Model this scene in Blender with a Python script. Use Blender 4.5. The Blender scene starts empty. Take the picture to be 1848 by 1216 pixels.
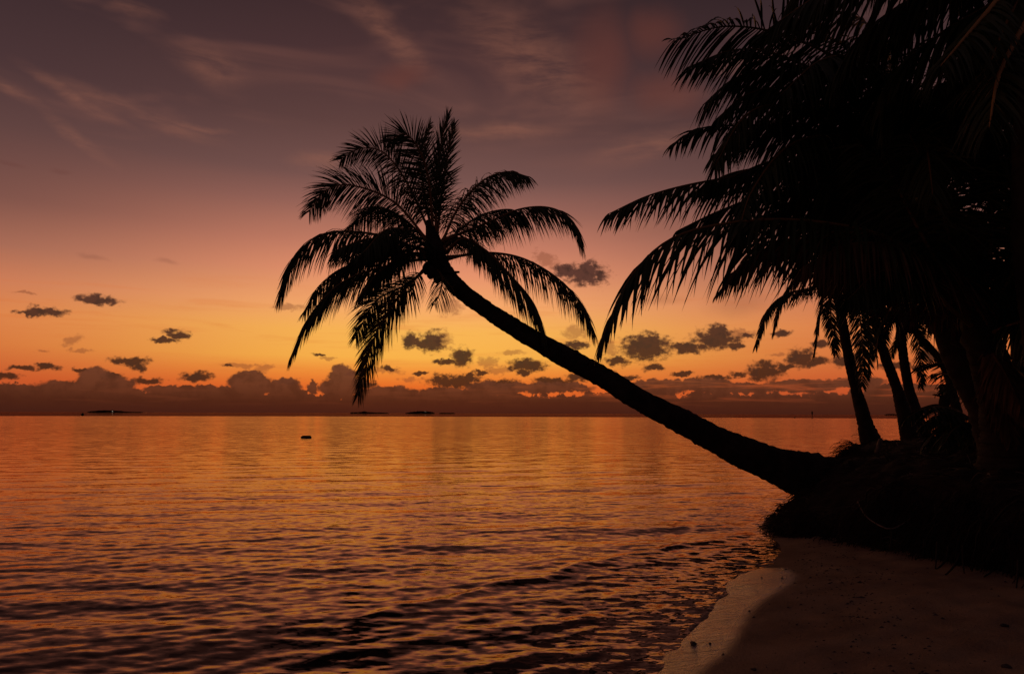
import bpy, math, random
import numpy as np
from mathutils import Vector, Matrix

random.seed(7)
RNG = np.random.default_rng(11)
SC = bpy.context.scene
COL = SC.collection
R = math.radians

# ------------------------------------------------------------------ camera
CAM_H = 1.7
LENS = 24.0
FPX = 1848 * LENS / 36.0
PITCH = math.atan(138 / FPX)
ROLL = R(0.186)
cd = bpy.data.cameras.new('camera')
cd.lens = LENS
cd.sensor_width = 36
cd.clip_start = 0.05
cd.clip_end = 60000
cam = bpy.data.objects.new('camera', cd)
COL.objects.link(cam)
CM = Matrix.Rotation(R(90) + PITCH, 3, 'X') @ Matrix.Rotation(ROLL, 3, 'Z')
cam.matrix_world = Matrix.Translation((0, 0, CAM_H)) @ CM.to_4x4()
SC.camera = cam


def ray(u, v):
    return CM @ Vector(((u - 924) / FPX, (608 - v) / FPX, -1))


def at(u, v, y):
    """world point seen at photo pixel (u, v), y metres ahead"""
    d = ray(u, v)
    return Vector((0, 0, CAM_H)) + d * (y / d.y)


def on(u, v, z=0.0):
    """world point seen at photo pixel (u, v) on the level z"""
    d = ray(u, v)
    return Vector((0, 0, CAM_H)) + d * ((z - CAM_H) / d.z)


def azel(u, v):
    d = ray(u, v).normalized()
    return math.atan2(d.x, d.y), math.asin(d.z)


# ------------------------------------------------------------------ colours
def lin(c):
    c = c / 255.0
    return c / 12.92 if c <= 0.04045 else ((c + 0.055) / 1.055) ** 2.4


def srgb(r, g, b):
    return (lin(r), lin(g), lin(b), 1)


# ------------------------------------------------------------------ world
SC.view_settings.view_transform = 'Standard'
SC.view_settings.look = 'None'
SC.view_settings.exposure = 0
SC.view_settings.gamma = 1
SC.view_settings.use_curve_mapping = False

W = bpy.data.worlds.new('World')
SC.world = W
W.use_nodes = True
nt = W.node_tree
nt.nodes.clear()


class NT:
    """small helper for wiring node trees"""

    def __init__(self, tree):
        self.t = tree

    def n(self, kind, **kw):
        x = self.t.nodes.new(kind)
        for k, v in kw.items():
            setattr(x, k, v)
        return x

    def put(self, sock, v):
        if v is None:
            return
        if isinstance(v, bpy.types.NodeSocket):
            self.t.links.new(v, sock)
        else:
            sock.default_value = v

    def m(self, op, a=None, b=None, c=None, clamp=False):
        x = self.n('ShaderNodeMath', operation=op, use_clamp=clamp)
        for s, v in zip(x.inputs, (a, b, c)):
            self.put(s, v)
        return x.outputs[0]

    def vm(self, op, a=None, b=None, c=None, scale=None):
        x = self.n('ShaderNodeVectorMath', operation=op)
        for s, v in zip(x.inputs, (a, b, c)):
            self.put(s, v)
        if scale is not None:
            self.put(x.inputs['Scale'], scale)
        return x.outputs['Value'] if op in ('LENGTH', 'DOT_PRODUCT', 'DISTANCE') else x.outputs[0]

    def sm(self, v, a, b, lo=0.0, hi=1.0, kind='SMOOTHSTEP'):
        x = self.n('ShaderNodeMapRange', interpolation_type=kind)
        self.put(x.inputs['Value'], v)
        x.inputs['From Min'].default_value = a
        x.inputs['From Max'].default_value = b
        x.inputs['To Min'].default_value = lo
        x.inputs['To Max'].default_value = hi
        return x.outputs['Result']

    def noise(self, vec, scale, detail=3, rough=0.5, dims='3D', dist=0.0):
        x = self.n('ShaderNodeTexNoise', noise_dimensions=dims)
        if vec is not None:
            self.put(x.inputs['Vector'], vec)
        x.inputs['Scale'].default_value = scale
        x.inputs['Detail'].default_value = detail
        x.inputs['Roughness'].default_value = rough
        x.inputs['Distortion'].default_value = dist
        return x

    def mix(self, f, a, b, blend='MIX'):
        x = self.n('ShaderNodeMix', data_type='RGBA', blend_type=blend)
        self.put(x.inputs[0], f)
        self.put(x.inputs[6], a)
        self.put(x.inputs[7], b)
        return x.outputs[2]

    def ramp(self, f, stops, interp='LINEAR'):
        x = self.n('ShaderNodeValToRGB')
        cr = x.color_ramp
        cr.interpolation = interp
        while len(cr.elements) > 1:
            cr.elements.remove(cr.elements[-1])
        cr.elements[0].position = stops[0][0]
        cr.elements[0].color = stops[0][1]
        for p, c in stops[1:]:
            e = cr.elements.new(p)
            e.color = c
        self.put(x.inputs[0], f)
        return x.outputs[0]

    def xyz(self, x=0.0, y=0.0, z=0.0):
        c = self.n('ShaderNodeCombineXYZ')
        for s, v in zip(c.inputs, (x, y, z)):
            self.put(s, v)
        return c.outputs[0]


SUN_AZ = -0.12          # bearing of the glow, radians right of straight ahead
w = NT(nt)
tc = w.n('ShaderNodeTexCoord').outputs['Generated']
sep = w.n('ShaderNodeSeparateXYZ')
w.put(sep.inputs[0], tc)
az = w.m('ARCTAN2', sep.outputs[0], sep.outputs[1])
el = w.m('ARCSINE', w.m('MINIMUM', w.m('MAXIMUM', sep.outputs[2], -1.0), 1.0))
elf = w.m('MULTIPLY', el, 2 / math.pi, clamp=True)


def stops(rows):
    return [(d / 90.0, srgb(*c)) for d, c in rows]


centre = w.ramp(elf, stops([
    (0, (214, 84, 38)), (2.2, (228, 106, 38)), (3.4, (240, 142, 54)), (4.6, (247, 176, 72)), (6.75, (247, 179, 82)), (8.9, (245, 167, 104)),
    (11.5, (228, 144, 105)), (13.6, (203, 127, 100)), (16.8, (154, 100, 87)), (19.1, (118, 81, 75)),
    (23.2, (94, 63, 59)), (28, (74, 48, 48)), (33, (58, 38, 39)), (45, (48, 34, 38)), (90, (30, 24, 30))]))
side = w.ramp(elf, stops([
    (0, (176, 70, 38)), (2.2, (196, 84, 42)), (4.6, (212, 115, 60)), (6.75, (218, 127, 74)), (8.9, (200, 119, 84)),
    (11.2, (162, 102, 82)), (14.3, (121, 78, 69)), (19.1, (93, 63, 60)),
    (23.2, (72, 49, 50)), (32, (46, 32, 35)), (45, (40, 31, 36)), (90, (30, 24, 30))]))
back = w.ramp(elf, stops([
    (0, (58, 40, 46)), (8, (66, 46, 54)), (16, (62, 46, 56)), (35, (42, 34, 42)), (90, (30, 24, 32))]))
daz = w.m('ABSOLUTE', w.m('SUBTRACT', az, SUN_AZ))
sky = w.mix(w.sm(daz, 0.05, 0.62), centre, side)
sky = w.mix(w.sm(daz, 0.8, 2.1), sky, back)

P = w.xyz(az, el, 0.0)
# high thin cloud: broad streaks of slightly warmer, lighter air
hs = w.n('ShaderNodeMapping')
w.put(hs.inputs['Vector'], P)
hs.inputs['Rotation'].default_value = (0, 0, R(14))
hs.inputs['Scale'].default_value = (2.2, 9.0, 1)
hn = w.noise(hs.outputs[0], 1.6, 3, 0.55, dist=0.6).outputs[0]
hi_band = w.sm(el, R(10), R(19))
veil = w.m('MULTIPLY', w.m('MULTIPLY', w.sm(hn, 0.48, 0.78), hi_band), 0.30)
sky = w.mix(veil, sky, srgb(138, 88, 74))
# low thin streaks in the bright zone
ls = w.n('ShaderNodeMapping')
w.put(ls.inputs['Vector'], P)
ls.inputs['Rotation'].default_value = (0, 0, R(-3))
ls.inputs['Scale'].default_value = (5.0, 55.0, 1)
ln = w.noise(ls.outputs[0], 1.0, 5, 0.6, dist=0.3).outputs[0]
lo_band = w.m('MULTIPLY', w.sm(el, R(2), R(4)), w.sm(el, R(12), R(7)))
sky = w.mix(w.m('MULTIPLY', w.m('MULTIPLY', w.sm(ln, 0.50, 0.72), lo_band), 0.35), sky, srgb(214, 112, 50))


def warp(scale, amp, detail, seed):
    v = w.vm('ADD', P, (seed, seed * 1.7, 0.0))
    c = w.noise(v, scale, detail, 0.62).outputs['Color']
    c = w.vm('SUBTRACT', c, (0.5, 0.5, 0.5))
    return w.vm('MULTIPLY', c, (amp * 1.2, amp, 0.0))


LAST = []


def blobs(src, items):
    """nearest normalised distance to a list of (u, v, half width, half height, turn in degrees) in photo pixels"""
    acc = None
    for j, it in enumerate(items):
        u, v, a, b = it[:4]
        rot = it[4] if len(it) > 4 else 0
        # a link of no weight makes the renderer evaluate the clouds one after the other
        if LAST and j % 4 == 0:
            src_ = w.vm('ADD', src, w.vm('SCALE', (1e-9, 1e-9, 0.0), scale=LAST[0]))
        elif j == 0:
            src_ = src
        A, E = azel(u, v)
        k = math.cos(A) ** 2 / FPX
        sx, sy = a * k * 1.05, b * k * 1.1
        if abs(rot) < 5:
            q = w.vm('MULTIPLY_ADD', src_, (1 / sx, 1 / sy, 0), (-A / sx, -E / sy, 0))
        else:
            mp = w.n('ShaderNodeMapping', vector_type='TEXTURE')
            w.put(mp.inputs['Vector'], src_)
            mp.inputs['Location'].default_value = (A, E, 0)
            mp.inputs['Rotation'].default_value = (0, 0, R(rot))
            mp.inputs['Scale'].default_value = (sx, sy, 1)
            q = mp.outputs[0]
        d = w.vm('LENGTH', q)
        acc = d if acc is None else w.m('MINIMUM', acc, d)
        LAST[:] = [acc]
    return acc


# wisps of lit cirrus
Pc = w.vm('ADD', P, warp(11, 0.028, 4, 3.1))
cir = blobs(Pc, [(250, 205, 170, 18, -12), (140, 175, 120, 16, -22), (135, 245, 95, 15, -32), (20, 165, 60, 16, -16), (380, 112, 75, 34, -8),
                 (350, 230, 70, 8, -2),
                 (575, 290, 60, 22, 0), (960, 110, 170, 60, -30), (700, 60, 130, 26, -35), (1170, 260, 110, 24, 12),
                 (1150, 415, 50, 20, 0), (240, 20, 60, 14, 0), (900, 240, 130, 16, -4)])
cirtex = w.noise(hs.outputs[0], 5.0, 4, 0.65, dist=0.4).outputs[0]
cira = w.m('MULTIPLY', w.sm(cir, 1.3, 0.0), w.sm(cirtex, 0.24, 0.72))
sky = w.mix(w.m('MULTIPLY', cira, 0.36), sky, srgb(158, 100, 78))
red = blobs(Pc, [(1085, 110, 60, 80, 0), (1205, 170, 80, 36, -10), (725, 140, 60, 22, 10), (1180, 60, 60, 40, 0)])
sky = w.mix(w.m('MULTIPLY', w.sm(red, 1.3, 0.1), 0.30), sky, srgb(122, 62, 46))
dkw = blobs(Pc, [(115, 312, 22, 7), (20, 300, 30, 6), (165, 465, 30, 6), (300, 470, 24, 5), (1180, 540, 60, 10), (1330, 545, 60, 26)])
sky = w.mix(w.m('MULTIPLY', w.sm(dkw, 1.3, 0.1), 0.22), sky, srgb(96, 52, 46))

# faint, half dissolved small clouds
Pw = w.vm('ADD', w.vm('ADD', P, warp(30, 0.016, 3, 5.3)), warp(120, 0.009, 2, 1.9))
faint = blobs(Pw, [(812, 553, 22, 15), (520, 552, 28, 8), (130, 612, 18, 9, 20), (142, 632, 22, 5), (925, 636, 26, 5),
                   (800, 612, 16, 14), (590, 648, 14, 4), (435, 661, 34, 5), (1100, 628, 14, 14), (880, 655, 18, 10),
                   (45, 529, 20, 4), (985, 470, 26, 12, -30), (900, 668, 30, 6), (740, 683, 18, 5), (1040, 600, 22, 12),
                   (75, 634, 12, 4), (700, 668, 30, 5), (475, 665, 16, 8), (1330, 600, 30, 8), (1400, 640, 14, 4)])
rag = w.noise(w.vm('MULTIPLY', P, (1.0, 1.4, 1.0)), 95, 4, 0.60).outputs[0]
faint = w.m('ADD', faint, w.m('MULTIPLY', w.m('SUBTRACT', rag, 0.5), 2.2))
sky = w.mix(w.m('MULTIPLY', w.sm(faint, 1.25, 0.45), 0.5), sky, srgb(128, 66, 42))
# dark cumulus scraps
dark = blobs(Pw, [(82, 563, 40, 10), (52, 566, 24, 6), (176, 542, 38, 10), (320, 602, 24, 9), (300, 614, 26, 6),
                  (235, 652, 40, 9), (250, 662, 16, 9), (352, 680, 30, 10), (265, 687, 30, 8), (85, 662, 24, 7), (40, 664, 24, 6),
                  (778, 617, 25, 19), (755, 620, 18, 8), (834, 645, 20, 17), (806, 653, 26, 5), (952, 660, 35, 11), (818, 689, 46, 12),
                  (845, 683, 26, 8), (740, 616, 12, 14), (945, 672, 14, 6), (1166, 626, 46, 24), (1178, 612, 26, 12), (1240, 626, 34, 11),
                  (1290, 612, 44, 18), (1296, 598, 22, 14), (1325, 624, 18, 7), (1060, 494, 38, 19), (1020, 490, 22, 12),
                  (1380, 671, 34, 18), (1333, 674, 16, 6), (1446, 646, 30, 18), (1418, 660, 16, 8), (1470, 652, 24, 10), (1180, 664, 18, 7),
                  (1112, 651, 24, 9), (1040, 623, 22, 6), (1410, 603, 20, 6), (1345, 606, 14, 5), (1480, 620, 20, 8), (575, 640, 10, 3),
                  (640, 676, 18, 5), (700, 664, 14, 5), (1530, 650, 34, 14), (1620, 660, 40, 8), (1700, 640, 50, 14), (1050, 680, 30, 7), (1000, 688, 40, 7),
                  (760, 672, 12, 3), (868, 672, 14, 4), (905, 690, 30, 7), (1090, 672, 20, 4), (1130, 682, 26, 5), (1230, 676, 22, 5), (1290, 682, 30, 5),
                  (10, 680, 26, 8), (150, 668, 18, 5), (200, 678, 22, 6), (410, 662, 10, 3), (520, 688, 18, 6), (660, 694, 22, 6), (1560, 620, 26, 8)])
dark = w.m('ADD', dark, w.m('MULTIPLY', w.m('SUBTRACT', rag, 0.5), 1.7))
da = w.sm(dark, 1.28, 0.58)
dcol = w.mix(w.sm(el, R(3), R(12)), srgb(66, 32, 21), srgb(82, 46, 37))
dvar = w.noise(P, 75, 2, 0.6).outputs[0]
dcol = w.mix(w.sm(dvar, 0.42, 0.70), dcol, srgb(56, 31, 25))
dcol = w.mix(w.m('MULTIPLY', w.sm(dark, 0.7, 1.25), 0.30), dcol, srgb(150, 84, 50))
sky = w.mix(w.m('MULTIPLY', da, 0.96), sky, dcol)

# the bank of cloud along the horizon
bn = w.noise(w.xyz(az, 0.0, 4.0), 7.0, 3, 0.5).outputs[0]
bn2 = w.noise(P, 48.0, 4, 0.6).outputs[0]
top = w.m('ADD', 0.031, w.m('MULTIPLY', w.m('SUBTRACT', bn, 0.5), 0.030))
top = w.m('ADD', top, w.m('MULTIPLY', w.m('SUBTRACT', bn2, 0.5), 0.046))
bank = w.sm(w.m('SUBTRACT', top, el), -0.0012, 0.0022)
tur = blobs(Pw, [(172, 688, 34, 26), (120, 700, 60, 18), (205, 696, 40, 18), (454, 694, 42, 22), (455, 682, 26, 14), (515, 700, 34, 18),
                 (566, 698, 11, 14), (616, 676, 24, 17), (612, 700, 36, 18), (640, 690, 18, 8), (700, 710, 60, 12), (380, 706, 50, 12),
                 (300, 706, 40, 12), (30, 706, 46, 14), (800, 712, 50, 12), (900, 700, 60, 12), (1000, 700, 70, 10), (1180, 700, 60, 14),
                 (1260, 694, 70, 10), (1330, 700, 80, 10), (1450, 696, 70, 12), (1540, 690, 60, 10), (1640, 700, 90, 10)])
bank = w.m('MAXIMUM', bank, w.sm(tur, 1.08, 0.84))
bcol = w.ramp(w.m('MULTIPLY', el, 14.0, clamp=True), [(0.0, srgb(58, 27, 19)), (0.22, srgb(68, 32, 21)), (0.5, srgb(94, 48, 32)), (0.95, srgb(106, 56, 38))])
rs = w.n('ShaderNodeMapping')
w.put(rs.inputs['Vector'], P)
rs.inputs['Scale'].default_value = (9.0, 120.0, 1)
rn = w.noise(rs.outputs[0], 1.0, 4, 0.6, dist=0.5).outputs[0]
bcol = w.mix(w.m('MULTIPLY', w.sm(bn2, 0.42, 0.66), 0.5), bcol, srgb(60, 28, 20))
bcol = w.mix(w.m('MULTIPLY', w.m('MULTIPLY', w.sm(rn, 0.48, 0.66), w.sm(el, 0.004, 0.02)), 0.13), bcol, srgb(134, 66, 40))
gap = w.m('MULTIPLY', w.m('MULTIPLY', w.sm(az, -0.10, 0.25), w.sm(el, 0.012, 0.03)), w.sm(rn, 0.50, 0.70))
bank = w.m('MULTIPLY', bank, w.m('SUBTRACT', 1.0, w.m('MULTIPLY', gap, 0.42)))
sky = w.mix(w.m('MULTIPLY', bank, 0.97), sky, bcol)

# a faint share of real twilight air
nish = w.n('ShaderNodeTexSky', sky_type='NISHITA')
nish.sun_disc = False
nish.sun_elevation = R(-2.0)
nish.sun_rotation = SUN_AZ
bg = w.n('ShaderNodeBackground')
w.put(bg.inputs[0], sky)
bg.inputs[1].default_value = 1.0
bg2 = w.n('ShaderNodeBackground')
w.put(bg2.inputs[0], nish.outputs[0])
bg2.inputs[1].default_value = 0.015
add = w.n('ShaderNodeAddShader')
w.put(add.inputs[0], bg.outputs[0])
w.put(add.inputs[1], bg2.outputs[0])
wo = w.n('ShaderNodeOutputWorld')
w.put(wo.inputs[0], add.outputs[0])
SC.cycles.max_bounces = 4
SC.cycles.diffuse_bounces = 2
SC.cycles.glossy_bounces = 3
SC.cycles.transparent_max_bounces = 6
W.cycles.sampling_method = 'MANUAL'
W.cycles.sample_map_resolution = 1024

# the sun has just set; what is left of it is a weak glow at the skyline
sd = bpy.data.lights.new('sun', 'SUN')
sd.energy = 0.004
sd.angle = R(50)
sd.color = (1.0, 0.5, 0.2)
sun = bpy.data.objects.new('sun', sd)
sun_dir = Vector((math.sin(SUN_AZ), math.cos(SUN_AZ), math.tan(R(3))))
sun.rotation_euler = sun_dir.to_track_quat('Z', 'Y').to_euler()
COL.objects.link(sun)


# ------------------------------------------------------------------ object helpers
def tag(o, label=None, cat=None, group=None, kind=None):
    if label: o['label'] = label
    if cat: o['category'] = cat
    if group: o['group'] = group
    if kind: o['kind'] = kind
    return o


def mesh_obj(name, verts, faces, mat, parent=None, smooth=False, offset=None):
    me = bpy.data.meshes.new(name)
    v = np.asarray(verts, dtype=np.float32).reshape(-1, 3)
    if offset is not None:
        v = v - np.asarray(offset, dtype=np.float32)
    if isinstance(faces, np.ndarray):
        k = faces.shape[1]
        me.vertices.add(len(v))
        me.vertices.foreach_set('co', v.ravel())
        me.loops.add(faces.size)
        me.loops.foreach_set('vertex_index', faces.astype(np.int32).ravel())
        me.polygons.add(len(faces))
        me.polygons.foreach_set('loop_start', np.arange(0, faces.size, k, dtype=np.int32))
        me.polygons.foreach_set('loop_total', np.full(len(faces), k, dtype=np.int32))
        me.update(calc_edges=True)
    else:
        me.from_pydata([tuple(map(float, p)) for p in v], [], faces)
        me.update()
    if smooth:
        me.polygons.foreach_set('use_smooth', np.ones(len(me.polygons), dtype=bool))
    me.materials.append(mat)
    o = bpy.data.objects.new(name, me)
    COL.objects.link(o)
    if parent is not None:
        o.parent = parent
    return o


def empty(name, loc):
    o = bpy.data.objects.new(name, None)
    o.empty_display_size = 0.2
    o.location = loc
    COL.objects.link(o)
    return o


def catmull(pts, n):
    """evenly spaced points along a smooth curve through pts"""
    p = np.array([tuple(q) for q in pts], float)
    p = np.vstack([2 * p[0] - p[1], p, 2 * p[-1] - p[-2]])
    out = []
    for i in range(1, len(p) - 2):
        t = np.linspace(0, 1, 24, endpoint=False)[:, None]
        a, b, c, d = p[i - 1], p[i], p[i + 1], p[i + 2]
        out.append(0.5 * ((2 * b) + (-a + c) * t + (2 * a - 5 * b + 4 * c - d) * t ** 2 + (-a + 3 * b - 3 * c + d) * t ** 3))
    out = np.vstack(out + [p[-2:-1]])
    s = np.concatenate([[0], np.cumsum(np.linalg.norm(np.diff(out, axis=0), axis=1))])
    q = np.linspace(0, s[-1], n)
    return np.stack([np.interp(q, s, out[:, k]) for k in range(3)], 1), s[-1]


def unit(a):
    return a / np.maximum(np.linalg.norm(a, axis=-1, keepdims=True), 1e-9)


def tube(path, radii, k=8, rough=0.0, flat=1.0, rng=RNG):
    """vertices and quads of a tapering tube"""
    path = np.asarray(path, float)
    n = len(path)
    T = unit(np.gradient(path, axis=0))
    ref = np.array([0, 0, 1.0]) if abs(T[0][2]) < 0.9 else np.array([1.0, 0, 0])
    N = unit(ref - T[0] * ref.dot(T[0]))
    V = []
    for i in range(n):
        N = unit(N - T[i] * N.dot(T[i]))
        B = np.cross(T[i], N)
        a = np.linspace(0, 2 * math.pi, k, endpoint=False)
        r = radii[i] * (1 + rough * rng.normal(size=k))
        V.append(path[i] + (np.cos(a) * r * flat)[:, None] * N + (np.sin(a) * r)[:, None] * B)
    V = np.vstack(V)
    F = []
    for i in range(n - 1):
        for j in range(k):
            j2 = (j + 1) % k
            F.append((i * k + j, i * k + j2, (i + 1) * k + j2, (i + 1) * k + j))
    V = np.vstack([V, path[0:1], path[-1:]])
    c0, c1 = len(V) - 2, len(V) - 1
    for j in range(k):
        j2 = (j + 1) % k
        F.append((c0, j2, j, c0))
        F.append((c1, (n - 1) * k + j, (n - 1) * k + j2, c1))
    return V, np.array([f for f in F if f[0] != f[3]]), [f[:3] for f in F if f[0] == f[3]]


def tube_obj(name, path, radii, mat, parent=None, k=8, rough=0.0, flat=1.0, smooth=True):
    V, Q, T3 = tube(path, radii, k, rough, flat)
    return mesh_obj(name, V, [tuple(map(int, f)) for f in Q] + [tuple(map(int, f)) for f in T3], mat, parent, smooth,
                    offset=tuple(parent.location) if parent is not None else None)


# ------------------------------------------------------------------ materials
def material(name, build):
    m = bpy.data.materials.new(name)
    m.use_nodes = True
    m.node_tree.nodes.clear()
    t = NT(m.node_tree)
    out = t.n('ShaderNodeOutputMaterial')
    sh = build(t)
    t.put(out.inputs['Surface'], sh)
    return m


def principled(t, color, rough=0.8, spec=0.3, normal=None):
    p = t.n('ShaderNodeBsdfPrincipled')
    t.put(p.inputs['Base Color'], color)
    t.put(p.inputs['Roughness'], rough)
    t.put(p.inputs['Specular IOR Level'], spec)
    if normal is not None:
        t.put(p.inputs['Normal'], normal)
    return p.outputs[0]


def bump(t, h, strength=0.5, dist=0.02):
    b = t.n('ShaderNodeBump')
    b.inputs['Strength'].default_value = strength
    b.inputs['Distance'].default_value = dist
    t.put(b.inputs['Height'], h)
    return b.outputs[0]


def mottled(name, c0, c1, scale, rough=0.8, spec=0.25, bs=0.4, bd=0.02, stretch=(1, 1, 1)):
    def build(t):
        pos = t.n('ShaderNodeTexCoord').outputs['Object']
        v = t.vm('MULTIPLY', pos, stretch)
        n = t.noise(v, scale, 5, 0.6).outputs[0]
        c = t.mix(t.sm(n, 0.3, 0.7), (*c0, 1), (*c1, 1))
        return principled(t, c, rough, spec, bump(t, n, bs, bd))
    return material(name, build)


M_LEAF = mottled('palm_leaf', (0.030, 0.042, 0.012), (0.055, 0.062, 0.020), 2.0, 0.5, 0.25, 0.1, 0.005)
M_DRY = mottled('dry_palm_leaf', (0.10, 0.052, 0.022), (0.19, 0.10, 0.045), 2.5, 0.75, 0.15, 0.1, 0.005)
M_STEM = mottled('leaf_stalk', (0.16, 0.085, 0.025), (0.26, 0.14, 0.045), 1.2, 0.55, 0.3, 0.2, 0.005)
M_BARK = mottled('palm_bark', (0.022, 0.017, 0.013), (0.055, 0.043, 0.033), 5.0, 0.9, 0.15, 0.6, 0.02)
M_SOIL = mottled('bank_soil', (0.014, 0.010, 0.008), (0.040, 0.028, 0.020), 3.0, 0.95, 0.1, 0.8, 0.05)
M_ROOT = mottled('root_fibre', (0.014, 0.010, 0.008), (0.045, 0.032, 0.024), 1.5, 0.85, 0.15, 0.2, 0.005)
M_TWIG = mottled('dead_twig', (0.05, 0.037, 0.03), (0.34, 0.27, 0.22), 0.9, 0.7, 0.25, 0.2, 0.004)
M_STONE = mottled('dark_stone', (0.03, 0.025, 0.022), (0.08, 0.06, 0.05), 20.0, 0.6, 0.4, 0.5, 0.01)
M_ISLE = mottled('island_trees', (0.012, 0.014, 0.010), (0.03, 0.03, 0.02), 0.05, 0.95, 0.05, 0.0, 0.01)
M_FLOAT = mottled('float_hull', (0.02, 0.02, 0.02), (0.05, 0.045, 0.04), 6.0, 0.5, 0.4, 0.2, 0.005)


def build_lamp(t):
    e = t.n('ShaderNodeEmission')
    e.inputs[0].default_value = (1, 0.82, 0.6, 1)
    e.inputs[1].default_value = 1.1
    return e.outputs[0]


M_LAMP = material('shore_lamp', build_lamp)


def build_sand(t):
    pos = t.n('ShaderNodeTexCoord').outputs['Object']
    at_ = t.n('ShaderNodeAttribute', attribute_name='wet')
    wet0 = at_.outputs['Fac']
    edge = t.noise(pos, 5.0, 3, 0.5).outputs[0]
    wet = t.m('ADD', wet0, t.m('MULTIPLY', t.m('SUBTRACT', edge, 0.5), 0.10))
    wet = t.sm(wet, 0.28, 0.72)
    n1 = t.noise(pos, 2.2, 5, 0.6).outputs[0]
    grain = t.noise(pos, 260.0, 2, 0.6).outputs[0]
    grain2 = t.noise(pos, 45.0, 4, 0.7).outputs[0]
    # swash lines run with the shore
    mp = t.n('ShaderNodeMapping')
    t.put(mp.inputs['Vector'], pos)
    mp.inputs['Rotation'].default_value = (0, 0, R(-12))
    mp.inputs['Scale'].default_value = (1.2, 9.0, 1.0)
    lines = t.noise(mp.outputs[0], 2.3, 5, 0.65, dist=1.2).outputs[0]
    dry_c = t.mix(t.sm(n1, 0.3, 0.7), (0.31, 0.205, 0.13, 1), (0.46, 0.32, 0.20, 1))
    dry_c = t.mix(t.m('MULTIPLY', t.sm(grain2, 0.55, 0.75), 0.45), dry_c, (0.10, 0.07, 0.055, 1))
    wet_c = t.mix(t.sm(n1, 0.3, 0.7), (0.12, 0.085, 0.06, 1), (0.17, 0.12, 0.085, 1))
    col = t.mix(wet, dry_c, wet_c)
    col = t.mix(t.m('MULTIPLY', t.sm(grain, 0.4, 0.6), 0.35), col, t.vm('MULTIPLY', col, (0.45, 0.45, 0.45)))
    rough = t.m('ADD', t.m('MULTIPLY', wet, -0.66), 0.92)
    spec = t.m('ADD', t.m('MULTIPLY', wet, 0.75), 0.12)
    h = t.m('ADD', t.m('MULTIPLY', grain, 0.0012), t.m('MULTIPLY', grain2, t.sm(wet, 0.0, 1.0, 0.022, 0.003)))
    h = t.m('ADD', h, t.m('MULTIPLY', lines, t.sm(wet, 0.0, 1.0, 0.006, 0.022)))
    b = t.n('ShaderNodeBump')
    b.inputs['Strength'].default_value = 1.0
    b.inputs['Distance'].default_value = 1.0
    t.put(b.inputs['Height'], h)
    sh = principled(t, col, rough, spec, b.outputs[0])
    p = sh.node
    t.put(p.inputs['Coat Weight'], wet)
    p.inputs['Coat IOR'].default_value = 1.9
    p.inputs['Coat Roughness'].default_value = 0.17
    b2 = t.n('ShaderNodeBump')
    b2.inputs['Strength'].default_value = 1.0
    b2.inputs['Distance'].default_value = 0.5
    t.put(b2.inputs['Height'], h)
    t.put(p.inputs['Coat Normal'], b2.outputs[0])
    return sh


M_SAND = material('beach_sand', build_sand)


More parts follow.
